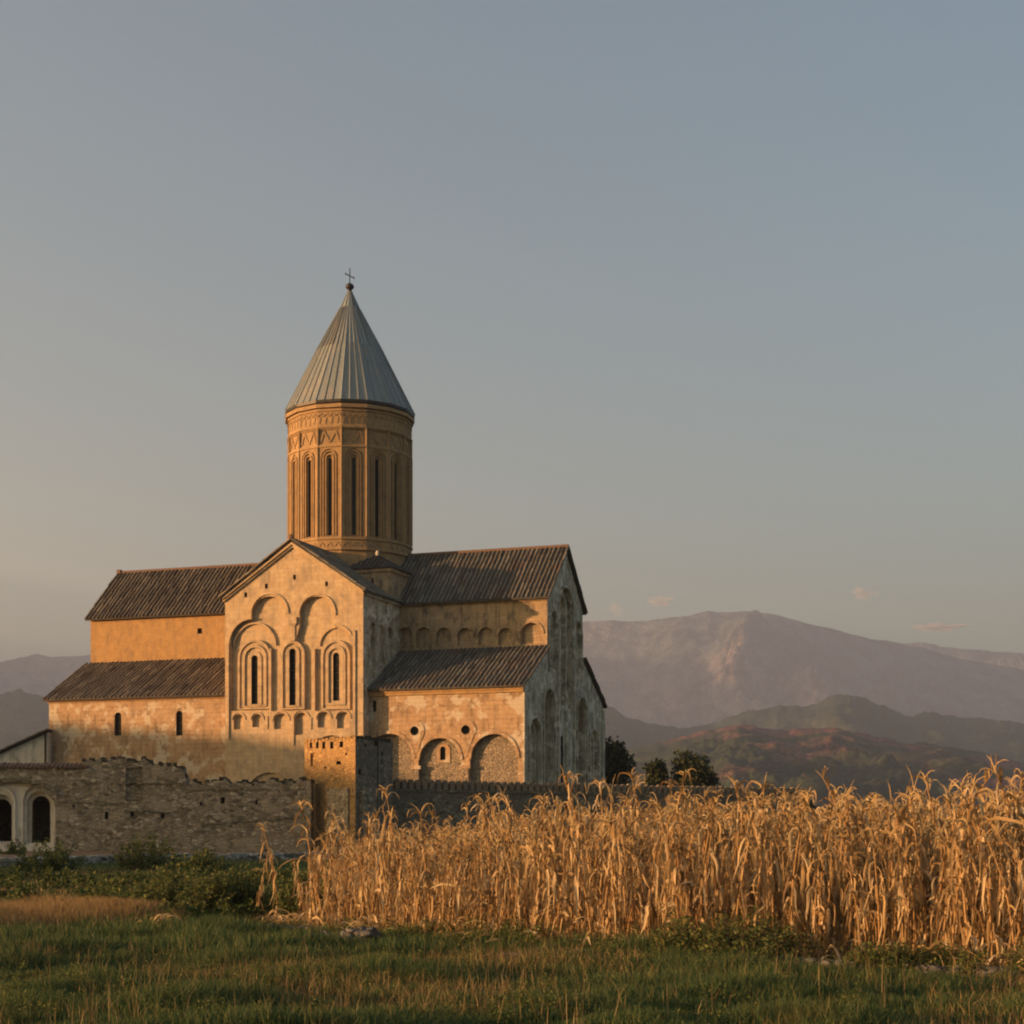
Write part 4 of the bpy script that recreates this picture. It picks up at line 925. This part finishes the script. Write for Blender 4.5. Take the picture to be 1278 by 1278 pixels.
def tree(loc, h, w_, label, seed, n=5200, group=None):
    rr = random.Random(seed); o = empty('tree', loc, label=label, cat='tree', group=group)
    cs = []
    for i in range(16):
        f = rr.uniform(.28, .9); a = rr.uniform(0, 6.28); rw = w_/2*math.sin(math.pi*min(.93, f+.08))*rr.uniform(.35, .75)
        q = w_*rr.uniform(.16, .26); cs.append((math.cos(a)*rw, math.sin(a)*rw, h*f, q, q, q*.85))
    cs.append((0, 0, h*.6, w_*.3, w_*.3, h*.26))
    V, Fc = leafcloud(cs, n, .26, seed); link('crown', np_mesh('crown', V, Fc, M['tree'], uv=False), o)
    mb = MB(); mb.tube([(0, 0, -.3), (.1, 0, h*.3), (0, .1, h*.75)], [w_*.045, w_*.035, .05], M['bark'], 7)
    for c_ in cs[:8]: mb.tube([(0, 0, h*.28), (c_[0]*.5, c_[1]*.5, (h*.28+c_[2])*.5), (c_[0], c_[1], c_[2])], [.16, .1, .03], M['bark'], 5)
    mb.build('trunk', o)
def tloc(x, Z): q = px(x, 1040, Z); return (q.x, q.y, 0)
tree(tloc(762, 190), 12.6, 8.2, 'dark round tree half hidden behind the right corner of the cathedral', 1, 8000)
tree(tloc(819, 205), 11.3, 4.8, 'small dark tree standing left of the broader one beyond the wall', 2, 4200)
tree(tloc(860, 205), 12.2, 8.0, 'broad dark tree with uneven crown beyond the wall right of the cathedral', 3, 8000)
tree(tloc(955, 240), 8.4, 7.5, 'low dark bushy tree just showing over the maize tops', 4, 3800)
tree(tloc(1000, 250), 7.6, 6.5, 'lowest dark tree top peeking above the middle of the maize', 5, 3400)
# unseen tree belt west of the view, shaped to shade church base and meadow
EL = math.tan(R(SUN_EL)); perp = Vector((-SUN_DIR.y, SUN_DIR.x, 0)); perp = perp if perp.y > 0 else -perp
hp = prof([(-120, 15.6), (0, 16.1), (22, 16.25), (45, 16.5), (60, 17.0), (90, 21), (104, 24.3), (138, 25.0), (147, 26.0), (151, 28.4), (156, 29.2), (168, 28.6), (260, 28)])
V = []; ncol = 300
for i in range(ncol):
    p_ = -120+380*i/(ncol-1); h_ = float(hp(p_)); 
    for j in range(13):
        a = math.pi*j/12; q = SUN_DIR*(150+6*math.cos(a))+perp*p_
        zz = (h_-.9)*math.sin(a)**.5+.8*noise.noise(Vector((p_*.35, j*.8, 0)))*(1 if 0 < j < 12 else 0)
        V.append((q.x, q.y, zz-.2))
i = np.arange(ncol-1)[:, None]*13+np.arange(12)[None]; Fc = np.stack([i, i+1, i+14, i+13], -1).reshape(-1, 4)
M['wood_mass'] = veg('woodland', [(.35, (.02, .03, .012)), (.65, (.05, .055, .02))], trans=0, islands=False)
wo = link('shade_woods', np_mesh('shade_woods', V, Fc, M['wood_mass'], False, uv=False)); wo['kind'] = 'stuff'; wo['label'] = 'unseen belt of trees west of the meadow, shaped to cast its shade'

# clouds, beyond and above the haze
M['cloud'] = bpy.data.materials.new('cloud'); M['cloud'].use_nodes = True; t = M['cloud'].node_tree; t.nodes.clear()
mo = t.nodes.new('ShaderNodeOutputMaterial'); sc_ = t.nodes.new('ShaderNodeVolumePrincipled'); sc_.inputs['Color'].default_value = (1, .93, .9, 1); sc_.inputs['Density'].default_value = .011; sc_.inputs['Anisotropy'].default_value = .1
t.links.new(sc_.outputs[0], mo.inputs['Volume'])
def cloud(x, y, wpx, hpx, label, seed):
    r = random.Random(seed); Zc = 15200; u = Zc/F; bm_ = MB(); 
    import bmesh
    b = bmesh.new()
    bmesh.ops.create_icosphere(b, subdivisions=5, radius=1)
    for v in b.verts:
        n_ = noise.fractal(v.co*1.6+Vector((seed*7, 0, 0)), .8, 2.1, 5)
        v.co *= .6+.75*n_
        v.co = Vector((v.co.x*wpx*u/2, v.co.y*wpx*u/3, v.co.z*hpx*u/2))
    me = bpy.data.meshes.new('cloud'); b.to_mesh(me); b.free(); me.materials.append(M['cloud'])
    o = link('cloud', me); q = px(x, y, Zc); o.location = q; tag(o, label, 'cloud', 'small evening clouds low over the mountains'); return o
cloud(769, 760, 18, 20, 'small upright cream cloud nearest the cathedral gable', 1)
cloud(826, 750, 42, 18, 'wispy pink cloud between the upright cloud and the summit', 2)
cloud(1172, 783, 70, 12, 'thin dusky cloud lying just above the right ridge', 4)
cloud(1076, 740, 36, 16, 'bright cream cloud alone high over the right mountains', 3)

# ================================================================ the maize
M['leaf'] = veg('dry_maize_leaf', [(0, (.15, .085, .038)), (.25, (.33, .21, .09)), (.65, (.51, .36, .17)), (1, (.70, .57, .36))], rough=.65, trans=.32)
M['stem'] = veg('dry_maize_stem', [(0, (.26, .14, .05)), (1, (.44, .27, .11))], trans=0)
M['tassel'] = veg('maize_tassel', [(0, (.38, .25, .10)), (1, (.62, .45, .22))], trans=.2)
M['husk'] = veg('maize_husk', [(0, (.40, .26, .12)), (1, (.55, .40, .21))], trans=.15)

def tube_np(pts, rs, n=5):
    pts = np.array(pts, float); m = len(pts); V = []
    for i in range(m):
        d = pts[min(i+1, m-1)]-pts[max(i-1, 0)]; d /= np.linalg.norm(d)+1e-9
        a = np.cross(d, (.3, 1, .1)); a /= np.linalg.norm(a); c_ = np.cross(d, a)
        for j in range(n): an = 2*math.pi*j/n; V.append(pts[i]+(a*math.cos(an)+c_*math.sin(an))*rs[i])
    Fc = [(i*n+j, i*n+(j+1) % n, (i+1)*n+(j+1) % n, (i+1)*n+j) for i in range(m-1) for j in range(n)]
    return np.array(V), np.array(Fc)
def ribbon(pts, widths, side, twist, fold=.35):
    """dry leaf: three points across, folded, twisting along its length"""
    pts = np.array(pts, float); m = len(pts); V = []
    for i in range(m):
        d = pts[min(i+1, m-1)]-pts[max(i-1, 0)]; d /= np.linalg.norm(d)+1e-9
        s = side-d*np.dot(side, d); s /= np.linalg.norm(s)+1e-9; n = np.cross(d, s); a = twist*i/m
        s2 = s*math.cos(a)+n*math.sin(a); n2 = np.cross(d, s2); w_ = widths[i]
        V += [pts[i]-s2*w_+n2*w_*fold, pts[i], pts[i]+s2*w_+n2*w_*fold]
    Fc = []
    for i in range(m-1):
        a = i*3; Fc += [(a, a+1, a+4, a+3), (a+1, a+2, a+5, a+4)]
    return np.array(V), np.array(Fc)
def cat_(L):
    V, Fc, o = [], [], 0
    for v, f in L: V.append(v); Fc.append(f+o); o += len(v)
    return np.concatenate(V), np.concatenate(Fc)
def maize(seed):
    r = random.Random(seed); H = r.uniform(1.65, 2.0); lean = (r.gauss(0, .14), r.gauss(0, .12)); bend = r.uniform(-.3, .3)
    def sp(z): f = z/H; return np.array([lean[0]*z*f+bend*f*f*f, lean[1]*z*f, z])
    stem = tube_np([sp(H*k/7) for k in range(8)], [.014, .014, .013, .012, .011, .010, .008, .005], 5)
    lv = []; n = r.randint(18, 24); a = r.uniform(0, 6.28)
    for i in range(n):
        z = H*(.10+.86*i/n)+r.uniform(-.04, .04); a += math.pi+r.uniform(-.7, .7); o = np.array([math.cos(a), math.sin(a), 0.])
        Lf = r.uniform(.45, .85)*(1.0 if .2 < i/n < .85 else .72); m = 8; p = sp(z).copy(); pts = [p.copy()]
        el = r.uniform(.9, 1.35); droop = r.uniform(.75, 1.25) if r.random() < .8 else r.uniform(.3, .6); step = Lf/(m-1); wob = r.uniform(-.5, .5); out_ = r.choice((.35, .5, .6, .95))
        for k in range(1, m):
            f = k/(m-1); ang = el-(el+1.42)*min(1, (f*1.9*droop)**.8) if k > 1 else el
            dx = math.cos(ang); dz = math.sin(ang); side = np.array([-o[1], o[0], 0.])*wob*f*.6
            p = p+(o*dx*out_+np.array([0, 0, dz])+side)*step; p = p+np.array([r.uniform(-1, 1), r.uniform(-1, 1), r.uniform(-.4, .4)])*.02; p[2] = max(p[2], .02); pts.append(p.copy())
        wmax = r.choice((.008, .012, .016, .022, .029))*r.uniform(.8, 1.15); ws = [wmax*.55, wmax*.9, wmax, wmax, wmax*.85, wmax*.65, wmax*.4, wmax*.08]
        lv.append(ribbon(pts, ws, np.array([-o[1], o[0], .1]), r.uniform(-3.5, 3.5), r.uniform(.2, .9)))
    for i in range(3):                           # sheath husks wrapped on the stalk
        z = H*r.uniform(.1, .75); a2 = r.uniform(0, 6.28); o = np.array([math.cos(a2), math.sin(a2), 0.]); q = [sp(z)+o*(.014+.01*k)+np.array([0, 0, -.07*k]) for k in range(5)]
        lv.append(ribbon(q, [.02, .024, .022, .016, .004], np.array([-o[1], o[0], 0]), r.uniform(-.6, .6), .5))
    tas = []; top = sp(H); nb = r.randint(2, 6); main = r.uniform(.16, .36); ta = r.uniform(0, 6.28)
    for i in range(nb):
        a3 = r.uniform(0, 6.28); sp_ = r.uniform(.15, .7) if i else .05; p = top.copy(); pts = [p.copy()]; Lt = main*(1 if i == 0 else r.uniform(.5, .9)); dr_ = r.uniform(.2, 2.4)
        for k in range(1, 5):
            el = 1.5-sp_-dr_*(k/4)**2; p = p+np.array([math.cos(a3)*math.cos(el), math.sin(a3)*math.cos(el), math.sin(el)])*Lt/4; pts.append(p.copy())
        tas.append(tube_np(pts, [.0045, .006, .006, .005, .002], 4))
    # flag leaves at the top hook over
    for i in range(r.randint(1, 3)):
        a3 = r.uniform(0, 6.28); o = np.array([math.cos(a3), math.sin(a3), 0.]); p = sp(H*.95).copy(); pts = [p.copy()]; Lf = r.uniform(.3, .5)
        for k in range(1, 8):
            f = k/7; ang = 1.35-2.75*f**1.3*r.uniform(.8, 1.1); p = p+(o*math.cos(ang)*.7+np.array([0, 0, math.sin(ang)]))*Lf/7; pts.append(p.copy())
        lv.append(ribbon(pts, [.012, .018, .02, .019, .016, .012, .007, .002], np.array([-o[1], o[0], .1]), r.uniform(-2, 2), .5))
    ears = None
    if r.random() < .5:
        z = H*r.uniform(.42, .58); a4 = r.uniform(0, 6.28); o = np.array([math.cos(a4), math.sin(a4), 0.]); b = sp(z); dd = o*.45+np.array([0, 0, r.choice([-.9, .8, -.8])]); dd /= np.linalg.norm(dd)
        ears = tube_np([b+o*.015+dd*k for k in (0, .04, .09, .15, .2, .24)], [.010, .02, .026, .024, .016, .004], 7)
    return dict(stem=stem, leaves=cat_(lv), tassel=cat_(tas), ear=ears, H=H)
NV = 16; VAR = [maize(100+i) for i in range(NV)]
PM = dict(stem='stem', leaves='leaf', tassel='tassel', ear='husk'); MESH = []
for v in VAR:
    d = {}
    for k in ('stem', 'leaves', 'tassel', 'ear'):
        if v[k] is not None: d[k] = np_mesh(k, v[k][0], v[k][1], M[PM[k]], smooth=(k != 'leaves'), uv=False)
    MESH.append(d)
GP = 'dry maize stalks standing along the front of the field'
protos = []
plants = []                                      # (x, y, scale, rot, variant)
rr = random.Random(5); row = 0
while row < 46:
    x = -3.75+rr.uniform(0, .2)+row*.0; rowoff = .12+row*.68
    while x < 14.5:
        y = float(front(x))+rowoff+rr.uniform(-.12, .12)
        vis = x < .40*y and x > -.33*y*(1 if row < 3 else 1) and x-(-3.75+max(0, rr.uniform(-.3, .5))) > -.0
        if vis and rr.random() < (.93 if x > -2.6 else .75):
            s = np.interp(x, [-3.7, -1.5, .8, 2.0, 5, 9], [.73, .78, .86, .97, 1.0, 1.03])*rr.uniform(.76, 1.1)
            if rr.random() < (.17 if x < 1.5 else .12): s *= rr.uniform(1.12, 1.42 if x < 1.5 else 1.3)
            plants.append((x+rr.uniform(-.03, .03), y, s, rr.uniform(0, 6.28), rr.randrange(NV), row))
        x += rr.uniform(.12, .24)
    row += 1
plants = [p for p in plants if (p[5] < 14 or p[5] % 2 == 0)]
near = sorted(plants, key=lambda p: p[1]-float(front(p[0])))
inside = [p for p in near if -.315 < p[0]/p[1] < .312]; chosen = inside[:295]; ids = set(id(p) for p in chosen); rest = [p for p in plants if id(p) not in ids]
def put_maize(x, y, s, rz, v, label, group=GP, sx=1.0):
    e = bpy.data.objects.new('maize_stalk', None); C.objects.link(e); e.location = (x, y, float(gz(x, y))); e.rotation_euler = (0, 0, rz); e.scale = (s*sx, s*sx, s); e.empty_display_size = .2
    e['label'] = label; e['category'] = 'maize stalk'
    if group: e['group'] = group
    for k, me in MESH[v].items():
        c_ = bpy.data.objects.new(k, me); C.objects.link(c_); c_.parent = e
    return e
for p in chosen: put_maize(p[0], p[1], p[2], p[3], p[4], 'dry golden maize stalk with drooping papery leaves in the front rows of the field')
q = px(347, 1040, 29.4); put_maize(q.x, q.y, .86, 1.0, 3, 'leafy dry maize stalk standing alone just left of the field', sx=1.15)
q = px(321, 1040, 30.2); e_ = put_maize(q.x, q.y, .62, 2.0, 7, 'shortest bare maize stalk standing alone in the green weeds', sx=.8)
# the rest of the field as one mass
Vs, Fs, Ms, o = [], [], [], 0
for x, y, s, rz, v, rw in rest:
    ca, sa = math.cos(rz), math.sin(rz); z0 = float(gz(x, y))
    for mi_, k in enumerate(('stem', 'leaves', 'tassel', 'ear')):
        if VAR[v][k] is None or (k == 'stem' and rw > 14): continue
        a, f = VAR[v][k]; b = np.empty_like(a); b[:, 0] = (a[:, 0]*ca-a[:, 1]*sa)*s+x; b[:, 1] = (a[:, 0]*sa+a[:, 1]*ca)*s+y; b[:, 2] = a[:, 2]*s+z0
        Vs.append(b.astype(np.float32)); Fs.append(f+o); Ms.append(np.full(len(f), mi_)); o += len(a)
me = np_mesh('maize', np.concatenate(Vs), np.concatenate(Fs), None, uv=False, fmat=np.concatenate(Ms), mats=[M[PM[k]] for k in ('stem', 'leaves', 'tassel', 'ear')])
mz = link('maize', me); mz['kind'] = 'stuff'; mz['label'] = 'dense dry maize filling the field behind its front rows'
print('plants', len(plants), 'chosen', len(chosen), 'verts', o)

# fallen leaves and bent stalks at the foot of the field
lv = []; rr = random.Random(9)
for _ in range(700):
    x = rr.uniform(-4.2, 7.5); y = float(front(x))+rr.gauss(.1, .32); a = rr.uniform(0, 6.28); z = float(gz(x, y))+rr.uniform(.02, .12); Lf = rr.uniform(.2, .6); o_ = np.array([math.cos(a), math.sin(a), 0]); pz = rr.uniform(-.1, .5)
    pts = [np.array([x, y, z])+o_*Lf*f+np.array([0, 0, max(-z+.01, pz*Lf*math.sin(f*2.6))]) for f in np.linspace(0, 1, 6)]
    w_ = rr.uniform(.01, .026); lv.append(ribbon(pts, [w_*.4, w_, w_, w_*.9, w_*.6, w_*.1], np.array([-o_[1], o_[0], .2]), rr.uniform(-2, 2), .4))
V, Fc = cat_(lv); o = link('fallen_leaves', np_mesh('fallen_leaves', V, Fc, M['leaf'], uv=False)); o['kind'] = 'stuff'; o['label'] = 'fallen papery maize leaves littering the foot of the field'
def broken(x, y, Z, label, seed, n=5, s=1.0):
    r = random.Random(seed); p0 = px(x, y, Z); p0.z = float(gz(p0.x, p0.y)); L_ = []
    for i in range(n):
        a = r.uniform(-.5, 3.6); Lf = r.uniform(.35, .75)*s; o_ = np.array([math.cos(a), .4*math.sin(a), 0.]); h_ = r.uniform(.08, .3)*s
        pts = [np.array([p0.x, p0.y, p0.z+.03])+o_*Lf*f+np.array([0, 0, h_*math.sin(min(math.pi, f*3.3))]) for f in np.linspace(0, 1, 9)]
        L_.append(ribbon(pts, [.006, .011, .015, .016, .015, .013, .010, .007, .002], np.array([0, .3, 1.]), r.uniform(-3, 3), .6))
    V, Fc = cat_(L_); c_ = V.mean(0); o = link('broken_stalk', np_mesh('broken_stalk', V, Fc, M['husk'], uv=False)); tag(o, label, 'broken stalk')
broken(186, 1040, 25.6, 'broken pale maize leaves bent over in the grass at left', 1)
broken(975, 1040, 0, '', 2) if False else None
broken(1190, 1040, 18.7, 'splayed dry maize leaves touching the ground at the field right end', 3, 6, .9)
broken(440, 1040, 25.0, 'flattened dry leaves beside the large dark rock', 5, 4, .7)

# rocks and clods along the field edge
def rock(x, y, r_, label, mat, seed, flat=.6):
    import bmesh
    Z = EYE*F/(y-HZ); b = bmesh.new(); bmesh.ops.create_icosphere(b, subdivisions=4, radius=1)
    for v in b.verts:
        n_ = noise.fractal(v.co*1.5+Vector((seed*5, 0, 0)), .8, 2.1, 5); v.co *= 1+.35*n_; v.co.z *= flat
        v.co *= r_
    me = bpy.data.meshes.new('rock'); b.to_mesh(me); b.free(); me.materials.append(mat)
    o = link('rock', me); q = px(x, y, Z); o.location = (q.x, q.y, float(gz(q.x, q.y))+r_*flat*.35); o.rotation_euler = (0, 0, seed); tag(o, label, 'rock', 'rocks along the edge of the field')
rock(450, 1182, .34, 'largest dark rock at the foot of the maize near its left end', M['rock'], 1)
rock(398, 1178, .26, 'dark rounded clod just left of the largest rock', M['rock'], 2)
rock(322, 1180, .24, 'flat dark clod beneath the lone maize stalks', M['rock'], 3, .4)
rock(236, 1172, .24, 'pale grey flat rock behind the broken pale leaves', M['rock'], 4, .4)
rock(636, 1196, .2, 'grey rock at the foot of the middle maize', M['rock'], 5, .5)
rock(700, 1262, .12, 'grey stone lying alone in the near grass', M['rock'], 6, .6)
rock(1042, 1210, .075, 'small white stone at the maize foot, brightest of the stones', M['pale_rock'], 7, .8)
rock(1020, 1208, .16, 'dark low rock beside the small white stone', M['rock'], 8, .5)
rock(1240, 1222, .22, 'flat grey rock under the maize at right edge', M['rock'], 9, .35)

cl = [Vector((x, float(front(x))-.45, 0)) for x in np.linspace(-6, 6, 14)]
o = stones(cl, 420, .13, M['rock'], 'clods', .04, .13, 'dark soil clods and stones along the field edge'); o['kind'] = 'stuff'; del o['category']
# ================================================================ grass and weeds
def blades(n, xr, yr, hr, wr, seed, lean=.5, dens=None, hfun=None):
    r = np.random.default_rng(seed); m = int(n*2.2); y = r.uniform(*yr, m); x = r.uniform(*xr, m)*(y if xr[0] > -1 else 1)
    if dens is not None: k = r.random(m) < dens(x, y); x, y = x[k], y[k]
    x, y = x[:n], y[:n]; n = len(x); h = r.uniform(*hr, n)*(hfun(x, y) if hfun else 1); w_ = r.uniform(*wr, n)/2
    a = r.uniform(0, 2*np.pi, n); la = r.uniform(0, 2*np.pi, n); ll = h*lean*r.random(n)
    z = gz(x, y)-.01; sx, sy = np.cos(a)*w_, np.sin(a)*w_; lx, ly = np.cos(la)*ll, np.sin(la)*ll
    V = np.empty((n, 5, 3)); 
    V[:, 0] = np.stack([x-sx, y-sy, z], 1); V[:, 1] = np.stack([x+sx, y+sy, z], 1)
    V[:, 2] = np.stack([x-sx*.8+lx*.4, y-sy*.8+ly*.4, z+h*.6], 1); V[:, 3] = np.stack([x+sx*.8+lx*.4, y+sy*.8+ly*.4, z+h*.6], 1)
    V[:, 4] = np.stack([x+lx, y+ly, z+h*(1-.25*(ll/h)**2)], 1)
    b = np.arange(n)[:, None]*5; Fc = np.stack([b+[0, 1, 3], b+[0, 3, 2], b+[2, 3, 4]], 1).reshape(-1, 3)
    return V.reshape(-1, 3), Fc
def clump(x, y, s=1.0, seed=0): return .5+.5*np.sin(x*2.1*s+1.3*np.sin(y*1.7*s+seed))*np.sin(y*1.9*s+1.1*np.sin(x*1.3*s+seed*2))
def lowfreq(x, y, seed=0): return np.clip(.5+.5*np.sin(x*.9+seed+np.sin(y*.7))*np.cos(y*.55+seed*1.7+np.sin(x*.6)), 0, 1)
front_mask = lambda x, y: (y < front(x)+.4)
M['grass'] = veg('meadow_grass', [(0, (.024, .056, .026)), (.5, (.056, .105, .038)), (.82, (.11, .15, .046)), (1, (.24, .22, .08))], trans=.35, big=((.11, .11, .04), 1.1, .56, .68))
M['straw'] = veg('dry_grass', [(0, (.15, .095, .04)), (.6, (.28, .19, .08)), (1, (.42, .31, .15))], trans=.3)
M['weed'] = veg('weed_leaves', [(0, (.035, .062, .02)), (.6, (.085, .115, .03)), (1, (.20, .19, .055))], trans=.3)
def stuff(name, parts, mat, label):
    V, Fc = cat_(parts); o = link(name, np_mesh(name, V, Fc, mat, uv=False)); o['kind'] = 'stuff'; o['label'] = label; return o
g1 = blades(230000, (-.36, .36), (12.5, 21), (.07, .22), (.006, .012), 1, .8, lambda x, y: front_mask(x, y)*(.3+.7*clump(x, y)), lambda x, y:   .35+.7*clump(x, y, 1.7, 2)+1.1*np.clip(clump(x, y, .7, 5)*2-1.1, 0, 1))
g2 = blades(120000, (-.36, .2), (21, 34), (.08, .28), (.009, .017), 2, .8, lambda x, y: front_mask(x, y)*(.3+.7*clump(x, y, .8)), lambda x, y: .6+.8*clump(x, y, 1.3, 1))
g3 = blades(90000, (-.36, .05), (34, 100), (.08, .26), (.02, .045), 3, .7, lambda x, y: (x < -3.6)*(y < 72+x*-.0+30*np.clip((x+30)/30, 0, 1)), lambda x, y: .7+.6*clump(x, y, .5))
stuff('grass', [g1, g2, g3], M['grass'], 'dark green meadow grass')
d1 = blades(20000, (-.36, .36), (12.5, 22), (.08, .27), (.004, .009), 4, .9, lambda x, y: front_mask(x, y)*np.clip(lowfreq(x, y, .6)*1.8-.85, .03, 1))
d2 = blades(60000, (-.36, -.20), (25.5, 33), (.18, .45), (.008, .014), 5, .8, lambda x, y: np.clip(1.25-((x+8.6)/2.3)**2-((y-29)/3.3)**2, 0.02, 1))
d3 = blades(22000, (-.36, .02), (34, 100), (.1, .3), (.02, .04), 6, .7, lambda x, y: (x < -3.6)*np.clip(lowfreq(x*.4, y*.25, 2)*1.8-.7, .02, 1))
d4 = blades(9000, (-.16, .33), (18, 28), (.15, .4), (.006, .012), 7, .8, lambda x, y: np.abs(y-front(x)) < .5)
d5 = blades(1600, (-.36, .36), (12.8, 21), (.22, .5), (.003, .006), 8, .6, lambda x, y: front_mask(x, y)*clump(x, y, .9, 3)**2)
stuff('dry_grass', [d1, d2, d3, d4, d5], M['straw'], 'straw coloured dry grass among the green')

def bush(x, Z, h, wd, n, seed, leaf=.035, mat='weed', label='', name='shrub', cat='shrub', group=None):
    r = np.random.default_rng(seed); q = px(x, 1040, Z); z0 = float(gz(q.x, Z)); S_ = []
    ns = max(7, int(n/70)); V, Fc, o = [], [], 0
    for i in range(ns):
        a = r.uniform(0, 6.28); rd = wd/2*math.sqrt(r.random()); bx, by = rd*math.cos(a), rd*math.sin(a); hh = h*(1-.55*(rd/(wd/2))**2)*r.uniform(.65, 1.05); lx, ly = r.normal(0, .12, 2)*h
        S_.append(tube_np([(bx*.5, by*.5, 0), (bx*.8+lx*.3, by*.8+ly*.3, hh*.5), (bx+lx, by+ly, hh)], [.009, .007, .003], 3))
        m = int(n/ns); f = r.uniform(.08, 1, m); br = r.normal(0, .07, (m, 3))*(1.3-f[:, None]*.7)*(h**.5)
        p = np.stack([bx*(.5+.5*f)+lx*f*f, by*(.5+.5*f)+ly*f*f, hh*f], 1)+br; p[:, 2] = np.abs(p[:, 2])
        u = r.normal(size=(m, 3)); u[:, 2] = np.abs(u[:, 2])*.8; u /= np.linalg.norm(u, axis=1)[:, None]; v = np.cross(u, r.normal(size=(m, 3))); v /= np.linalg.norm(v, axis=1)[:, None]; s = leaf*r.uniform(.6, 1.5, m)[:, None]
        V.append(np.stack([p-u*s, p-v*s*.4, p+u*s, p+v*s*.4], 1).reshape(-1, 3)); Fc.append(np.arange(4*m).reshape(-1, 4)+o); o += 4*m
    return (q.x, Z, z0), (np.concatenate(V), np.concatenate(Fc)), cat_(S_)
def shrub(x, Z, h, wd, n, seed, label, leaf=.035, mat='weed', group=None):
    loc, lf, st = bush(x, Z, h, wd, n, seed, leaf); e = empty('shrub', loc, label=label, cat='shrub', group=group)
    link('foliage', np_mesh('foliage', lf[0], lf[1], M[mat], uv=False), e); link('stem', np_mesh('stem', st[0], st[1], M['bark'], uv=False), e)
shrub(206, 33, 1.15, 1.5, 4500, 1, 'bushy green weed with upright stems left of the dark leafy clump')
shrub(258, 31, 1.05, 1.3, 4500, 2, 'dark green leafy clump between the bushy weed and the lone stalks')
shrub(300, 31.5, 1.0, 1.1, 4000, 3, 'green leafy clump just left of the short bare maize stalk')
shrub(375, 29.5, .95, 1.0, 3000, 4, 'green clump growing at the left corner of the maize')
shrub(60, 62, 1.5, 2.6, 3500, 5, 'yellow green bush in front of the gateway arch', .06)
shrub(185, 66, 1.7, 3.0, 4000, 6, 'loose olive bush before the broken part of the wall', .06)
shrub(250, 60, 1.1, 2.4, 3000, 7, 'low olive bush right of the loose one below the ruined wall', .06)
shrub(18, 90, 1.3, 1.6, 1500, 8, 'dark shrub against the pillar of the left doorway', .07)
shrub(930, 19.9, .72, 1.7, 6500, 9, 'yellow green weed clump growing against the middle of the maize', .025)
shrub(855, 20.5, .6, 1.2, 3800, 10, 'low green weed clump left of the yellow green one at the maize foot', .025)
shrub(1105, 18.6, .55, .9, 2600, 11, 'dark green weed clump at the maize foot right of the white stone', .025)
Vp, Sp = [], []
rr = random.Random(3)
for i in range(170):                             # low weeds spread through the middle ground
    Z = rr.uniform(27, 58); x = rr.uniform(-20, 640); 
    X = (x-639)/F*Z
    if Z > float(front(X))-1 and X > -4.2: continue
    if X < -7 and Z < 31 : continue
    loc, lf, st = bush(x, Z, rr.uniform(.25, .7), rr.uniform(.5, 1.4), 420, 50+i, .03+Z*.0005); Vp.append((lf[0]+np.array(loc), lf[1]))
for i in range(70):
    X = rr.uniform(-3, 7); Z = float(front(X))-rr.uniform(-.2, .7); loc, lf, st = bush(639+X/Z*F, Z, rr.uniform(.15, .5), rr.uniform(.3, .9), 450, 200+i, .018); Vp.append((lf[0]+np.array(loc), lf[1]))
for i in range(150):
    Z = rr.uniform(13.2, 20.5); X = rr.uniform(-.32, .32)*Z
    if Z > float(front(X)): continue
    loc, lf, st = bush(639+X/Z*F, Z, rr.uniform(.12, .34), rr.uniform(.25, .9), 380, 300+i, .013); Vp.append((lf[0]+np.array(loc), lf[1]))
stuff('weeds', Vp, M['weed'], 'low leafy green weeds')
